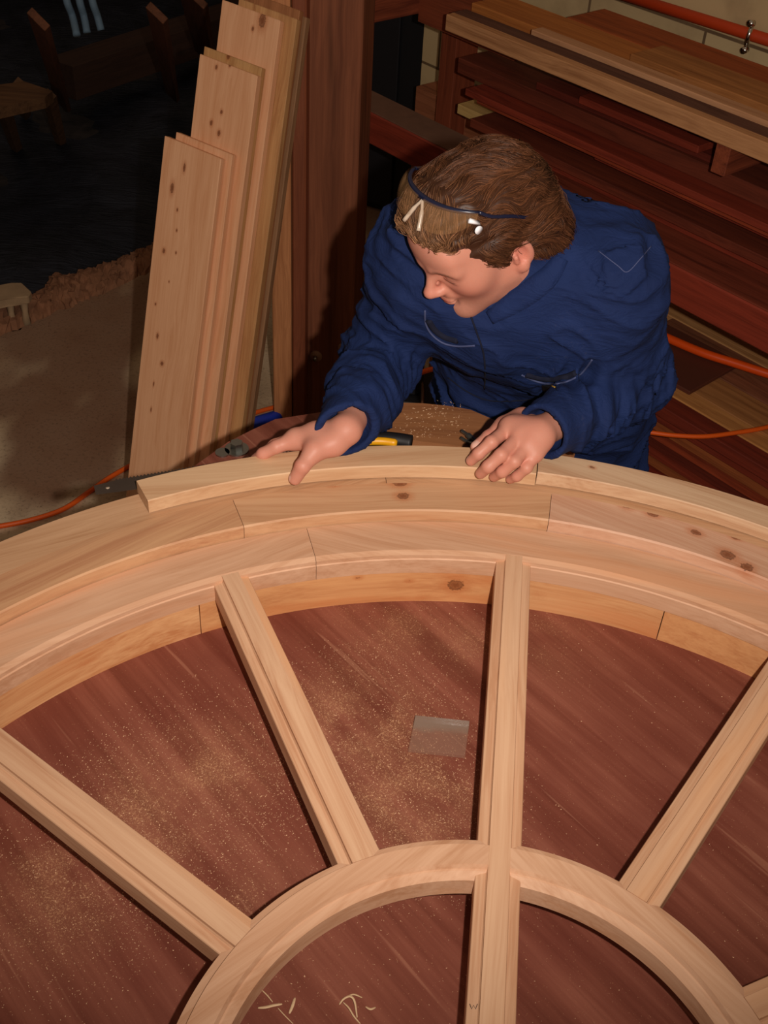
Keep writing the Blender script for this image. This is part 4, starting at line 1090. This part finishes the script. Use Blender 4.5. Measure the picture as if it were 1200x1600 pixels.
# folds
SEG = [(SR, ER), (ER, ER + (WR - ER) * .9), (SL, EL), (EL, EL + (WL - EL) * .9)]
def ridg(x): return 1 - np.abs(2 * x - 1)
def folds(P):
    d = (vnoise(P * np.array([9, 9, 9.]) + 4, 1) - .5) * .014
    q = P + .05 * (np.stack([vnoise(P * 8, 11), vnoise(P * 8 + 9, 12), vnoise(P * 8 + 5, 13)], -1) - .5)
    Mx = np.stack([q @ across * 7, q @ tdir * 20 + q @ across * 8, q @ tdep * 9], -1)
    body = (ridg(vnoise(Mx, 21)) ** 2.6 - .28) * .017 + (ridg(vnoise(Mx * 2.1 + 3, 22)) ** 3 - .22) * .007
    W = 0; acc = 0
    for i, (a_, e_) in enumerate(SEG):
        ax = e_ - a_; L = np.linalg.norm(ax); ax = ax / L; r = q - a_; t = r @ ax; rad = r - t[..., None] * ax
        dist = np.linalg.norm(P - a_ - np.clip((P - a_) @ ax, 0, L)[..., None] * ax, axis=-1)
        wgt = np.clip(1.6 - dist / .065, 0, 1) + 1e-4
        u = nz(np.cross(ax, [0, 0, 1])); v = np.cross(ax, u)
        x = np.stack([t * 42 + (rad @ u) * 18 * (1 if i % 2 else -1), (rad @ u) * 11, (rad @ v) * 11], -1)
        f = (ridg(vnoise(x, 31 + i)) ** 2.3 - .32) * .020 + (ridg(vnoise(x * 2.1 + 7, 41 + i)) ** 2.4 - .28) * .0085
        acc = acc + f * wgt; W = W + wgt
    wa = np.clip(W, 0, 1); fade = 1
    for w_ in (WR, WL, nk0): fade = fade * np.clip(np.linalg.norm(P - w_, axis=-1) / .05 - 1.0, .12, 1)
    return -fade * (d + body * (1 - wa) + acc / W * wa)
c.ops.insert(len(c.ops), ('d', folds, SM, 9.0, .01))
V2, Q2 = build(c, np.array([-.25, 1.1, .05]), np.array([.68, 2.3, 1.55]), .0042)
# hollow cuffs stay clear of the skin: cut the skin-side mouth again
n = NT('navy_boiler_suit'); co = n.coord(); a = n.noise(co, 6, 4, .6); tw = n.noise(n.mapping(co, (1, 1, 1)), 900, 2, .7)
col = n.ramp(a, [(.3, hx(21, 35, 74)), (.7, hx(29, 47, 94))]); dst = n.noise(co, 160, 4, .75); dm = n.noise(co, 4.5, 3)
col = n.mix(n.math('MULTIPLY', n.math('MULTIPLY', n.step(dst, .56, .78), n.step(dm, .50, .72)), .22), col, hx(96, 90, 92))
n.col(n.mix(.25, col, tw, 'MULTIPLY')); n.rough(.85, .2); wr1 = n.noise(n.mapping(co, (14, 14, 30)), 1, 4, .6, 1.5); wr2 = n.math('POWER', n.math('SUBTRACT', 1, n.math('ABSOLUTE', n.math('SUBTRACT', n.math('MULTIPLY', wr1, 2), 1))), 4); n.bump(n.math('ADD', n.math('MULTIPLY', tw, .1), wr2), .30, .004)
suit = npmesh('boiler_suit', V2, Q2, n.m, person)
suit_bvh = BVHTree.FromPolygons([tuple(v) for v in V2], [tuple(q) for q in Q2])
def on_suit(px, off=.001):
    d = Vector(ray(*px)).normalized(); h, nn, i, dd = suit_bvh.ray_cast(Vector(_C), d)
    if h is None: return None
    return np.array(h) - np.array(d) * off
# collar flaps, seams, pocket openings, badge
SEAM = plain('pale_seam_thread', hx(70, 78, 116), .8); DKN = plain('dark_navy_inside', hx(14, 18, 40), .9)
def seam(name, px, r, mat, off=.001):
    P = [on_suit(p, off) for p in spline([np.array(p, float) for p in px], 10)]; P = [p for p in P if p is not None]
    if len(P) > 3:
        Z = np.array(P); 
        for _ in range(2): Z[1:-1] = (Z[:-2] + Z[1:-1] * 2 + Z[2:]) / 4
        P = [Z[0]] + [Z[i] for i in range(1, len(Z)) if np.linalg.norm(Z[i] - Z[i - 1]) < .05]
        return tube(name, P, r, mat, suit, n=6)
seam('pocket_edge', [(815, 586), (835, 595), (858, 600), (880, 598), (903, 588), (915, 576), (925, 562)], .0016, SEAM)
seam('pocket_opening', [(822, 585), (838, 589), (858, 592), (882, 590), (900, 583)], .0052, DKN, 0)
seam('pocket_edge', [(664, 485), (665, 505), (674, 522), (692, 536), (715, 541), (742, 540)], .0016, SEAM)
seam('pocket_opening', [(670, 500), (680, 515), (695, 526), (715, 532)], .0058, DKN, 0)
seam('front_placket', [(735, 492), (745, 520), (755, 550), (758, 580), (757, 608)], .0014, DKN)
seam('yoke_seam', [(935, 392), (965, 415), (980, 425), (1000, 405), (1017, 385)], .0008, SEAM)
seam('waist_seam', [(700, 590), (730, 612), (765, 626), (810, 626), (845, 622)], .0012, DKN)
def flap(px, wd, label=None):
    P = [on_suit(p, .004) for p in spline([np.array(p, float) for p in px], 8)]; P = [p for p in P if p is not None]
    Z = np.array(P)
    for _ in range(6): Z[1:-1] = (Z[:-2] + Z[1:-1] * 2 + Z[2:]) / 4
    V = []; Fc = []
    for i, p in enumerate(Z):
        t = nz(Z[min(i + 1, len(Z) - 1)] - Z[max(i - 1, 0)]); s = nz(np.cross(t, -nz(p - _C))); u_ = nz(_C - p)
        k = wd * (.6 + .4 * math.sin(math.pi * i / (len(Z) - 1)))
        for dz in (.0, .004):
            for j in (-1, -.3, .4, 1): V.append(p + s * k * j * .5 + u_ * (dz + .004 * (1 - abs(j))))
    for i in range(len(Z) - 1):
        a = i * 8; b = a + 8
        for j in range(3): Fc += [(a + j, b + j, b + j + 1, a + j + 1), (a + 4 + j, a + 5 + j, b + 5 + j, b + 4 + j)]
        Fc += [(a, a + 4, b + 4, b), (a + 3, b + 3, b + 7, a + 7)]
    Fc += [(0, 1, 2, 3, 7, 6, 5, 4), tuple(len(V) - 8 + q for q in (0, 4, 5, 6, 7, 3, 2, 1))]
    return mesh('collar', V, Fc, suit.data.materials[0], suit, smooth=True)
flap([(878, 402), (858, 432), (828, 456), (795, 478), (765, 497)], .034)
bd_ = [on_suit(p, .0015) for p in ((846, 602), (869, 600), (870, 610), (848, 612))]
if all(x is not None for x in bd_):
    mesh('pocket_badge', bd_, [(0, 1, 2, 3)], plain('black_badge', hx(26, 22, 20), .6), suit)
    seam('badge_mark', [(849, 606), (853, 603), (857, 607), (861, 603), (867, 605)], .0011, plain('gold_thread', hx(190, 150, 60), .5), .0025)
BOOTM = plain('black_boot_leather', hx(30, 26, 24), .5)
for i, s_ in enumerate((-1, 1)):
    BT = Sdf(); f0 = FT[i]; BT.cone(f0 + [0, .02, .04], f0 + [0, .01, -.02], .05, .048, .02); BT.cone(f0 + [0, .02, -.025], f0 + [.02 * s_, -.16, -.035], .048, .042, .02)
    BT.add(lambda P: -P[..., 2] + .001, (0.28, 1.9, 0), 1.0, .01, '&')
    V3, Q3 = build(BT, np.array([-.05, 1.6, -.02]), np.array([.65, 2.2, .25]), .008)
    npmesh('work_boot', V3, Q3, BOOTM, person)

# ---- hair
hs = Sdf(); hs.sc = HSC
hs.ell(hd_(0, -20, 47), HA, [.083, .101, .088], .01)
hs.ell(hd_(8, -70, -10), HA, [.076, .050, .074], .04)
hs.ell(hd_(34, -66, -52), HA, [.046, .040, .046], .04)
hs.ell(hd_(0, 30, 104), HA, [.062, .046, .030], .03)
hs.ell(hd_(-24, 66, 92), HA, [.034, .024, .022], .02); hs.ell(hd_(20, 62, 96), HA, [.034, .022, .020], .02)
for s_ in (-1, 1): hs.cone(hd_(69 * s_, 12, 40), hd_(71 * s_, 9, 6), .013, .006, .02)
hs.ell(hd_(0, 108, 0), HA, [.082, .070, .090], .012, '-')
for s_ in (-1, 1): hs.ell(hd_(92 * s_, -4, -6), HA, [.026, .020, .036], .010, '-')
hs.ell(hd_(0, 20, -80), HA, [.070, .075, .060], .02, '-')
def hairbump(P):
    q = tohead(P) / 1000
    th = np.arctan2(q[..., 0], q[..., 2] - .02)
    x = np.stack([th * 9 + q[..., 1] * 22, q[..., 1] * 16, np.linalg.norm(q, axis=-1) * 10], -1)
    return -(ridg(vnoise(x, 51)) - .5) * .006 - (ridg(vnoise(x * 2.3, 52)) - .5) * .003
hs.ops.append(('d', hairbump, HO, 9.0, .01))
V4, Q4 = build(hs, HO - .22, HO + .22, .003)
n = NT('brown_hair'); at = n.n('ShaderNodeAttribute', attribute_name='pigment'); n.col(at.outputs['Color']); n.rough(.5, .3); HM = n.m
base_c = np.array([.060, .022, .010])
hair = npmesh('hair', V4, Q4, HM, person, np.tile(np.append(base_c * .8, 1), (len(V4), 1)))
hb = BVHTree.FromPolygons([tuple(v) for v in V4], [tuple(q) for q in Q4])
body_bvh = BVHTree.FromPolygons([tuple(v) for v in V_[np.linalg.norm(hc, axis=1) < 200]] , []) if False else None
sd_i = RNG.integers(0, len(V4), 12000)
SV = []; SF = []; SCc = []
for si in sd_i:
    p = Vector(V4[si] + RNG.normal(0, .0015, 3)); h0 = tohead(np.array(p))
    if np.linalg.norm(np.cross(h0 - [0, -12, 42], [0, 0, 0])) > 1e9: continue
    n_s = 9; ln = RNG.uniform(.0035, .0062) * (1.25 if h0[1] < -30 else .9)
    lift = abs(RNG.normal(0, .0022)) + .0004
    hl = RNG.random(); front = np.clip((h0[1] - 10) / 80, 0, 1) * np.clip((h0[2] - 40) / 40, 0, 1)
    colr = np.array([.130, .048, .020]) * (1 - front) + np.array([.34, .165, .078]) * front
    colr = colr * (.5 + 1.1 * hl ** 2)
    cur = p; pts = []
    ph_ = RNG.uniform(0, 6.28)
    for j in range(n_s):
        loc, nn, _i, _d = hb.find_nearest(cur)
        if loc is None: break
        if (Vector(cur) - loc).dot(nn) < -.02: break
        P3 = np.array(loc) + np.array(nn) * (lift * (1 - .2 * j / n_s)); pts.append(P3)
        q = tohead(P3); x, y, z = q
        # swept over the crown away from a loose parting, down the sides, curling at the nape
        if y > 25 and z > 60: v = np.array([.55 + .3 * math.sin(x * .05), .75, -.35])
        else: v = np.array([.35 * np.sign(x + 15) * (1 if z > 60 else .2), -.75 if z > 10 else -.15, -.25 if z > 60 else -.95])
        w1 = vnoise(np.array([[x, y, z]]) * .035, 61)[0] - .5; w2 = vnoise(np.array([[x, y, z]]) * .035 + 7, 62)[0] - .5; w3 = vnoise(np.array([[x, y, z]]) * .035 + 19, 63)[0] - .5
        v = v + np.array([w1, w2, w3]) * 2.2
        v = v @ HA; nnv = np.array(nn); v = v - nnv * (v @ nnv); v = v / (np.linalg.norm(v) + 1e-9)
        cur = Vector(P3 + v * ln)
    if len(pts) < 4: continue
    # keep strands off the face
    qq_ = tohead(np.array(pts)); 
    if ((qq_[:, 1] > 45) & (qq_[:, 2] < 70)).any(): continue
    r0 = RNG.uniform(.00028, .00055); base_i = len(SV); m = len(pts)
    tng = pts[-1] - pts[0]; tng = tng / (np.linalg.norm(tng) + 1e-9); u = nz(np.cross(tng, np.array(nn) + 1e-3)); w_ = np.array(nn)
    for j, P3 in enumerate(pts):
        r = r0 * (1 - (j / (m - 1)) ** 2 * .85)
        for k_ in range(3):
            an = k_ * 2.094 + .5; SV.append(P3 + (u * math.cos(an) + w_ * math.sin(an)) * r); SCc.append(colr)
    for j in range(m - 1):
        for k_ in range(3):
            a_ = base_i + j * 3 + k_; b_ = base_i + j * 3 + (k_ + 1) % 3; SF.append((a_, b_, b_ + 3, a_ + 3))
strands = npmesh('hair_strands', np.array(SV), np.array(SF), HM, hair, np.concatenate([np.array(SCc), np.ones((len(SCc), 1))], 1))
strands['kind'] = 'stuff'

# ---- safety glasses pushed up on the head
gl = empty('safety_glasses', hd_(0, 60, 140)); tag(gl, 'clear safety glasses with dark blue brow bar pushed up on the hair', 'glasses')
BAR = plain('dark_blue_bar', hx(24, 28, 52), .3, spec=.6)
def gpt(t, dz=0, dy=0):                                            # t in -1..1 along the wrap-around bar
    x = 76 * math.sin(t * 1.25) / math.sin(1.25); y = 52 - 34 * (1 - math.cos(t * 1.25)) / (1 - math.cos(1.25)); z = 146 - 20 * t * t
    return hd_(x + 2, y + dy, z + dz)
bar_pts = [gpt(t) for t in np.linspace(-1, 1, 25)]
tube('brow_bar', bar_pts, [.0022 + .0018 * math.cos(t * 1.5) for t in np.linspace(-1, 1, 25)], BAR, gl, n=8)
n = NT('clear_lens'); n.b.inputs['Base Color'].default_value = (.60, .32, .14, 1); n.rough(.05, 1.0); n.b.inputs['Alpha'].default_value = .09
ldir = nz(HF * .80 - HU * .50)
for s_ in (-1, 1):
    V = []; Fc = []; ts = np.linspace(.06, .98, 14) * s_; nr = 8
    for lay in (0, 1):
        for i, t in enumerate(ts):
            p0 = gpt(t); u = (i / 13); h_ = .040 * math.sqrt(max(.02, 1 - ((u - .45) / .62) ** 2)) * (.75 + .25 * (1 - u))
            out = nz(gpt(t, 10) - gpt(t)) * 0 + nz(np.cross(gpt(t + .02) - gpt(t - .02), ldir)) 
            if out @ HU < 0: out = -out
            for j in range(nr):
                v = j / (nr - 1); V.append(p0 + ldir * h_ * v + out * (.004 * math.sin(v * 3.1) + lay * .0016) + out * .003)
    n1 = 14 * nr
    for lay in (0, 1):
        for i in range(13):
            for j in range(nr - 1):
                a = lay * n1 + i * nr + j; Fc.append((a, a + nr, a + nr + 1, a + 1) if lay else (a, a + 1, a + nr + 1, a + nr))
    mesh('lens', V, Fc, n.m, gl, smooth=True)
CLR = plain('milky_plastic', hx(200, 180, 160), .25, spec=.6); WHT = plain('glint_white', hx(244, 244, 250), .25, spec=.7)
nb0 = gpt(0)
for s_ in (-1, 1): tube('nose_pad', spline([nb0 + ldir * .004, nb0 + ldir * .018 + HL * .008 * s_, nb0 + ldir * .040 + HL * .016 * s_], 5), [.0022] * 5 + [.003] * 5 + [.0032], CLR, gl)
for s_ in (-1, 1):
    e0 = gpt(1.0 * s_)
    tube('temple', spline([e0, hd_(84 * s_, 6, 108), hd_(87 * s_, -20, 82), hd_(84 * s_, -44, 50)], 6), .0026, BAR, gl)
    if s_ == 1:
        q0 = upl(733, 345, HL, HL @ e0 + .004); q1 = upl(748, 349, HL, HL @ e0 + .004)
        tube('glint_tab', [q0, q1], .0034, WHT, gl, n=4)  # temple pads coloured white to stand in for flash glints
        q2 = upl(747, 359, HL, HL @ e0 + .006); tube('glint_disc', [q2, q2 + HL * .002], .0058, WHT, gl, n=16)
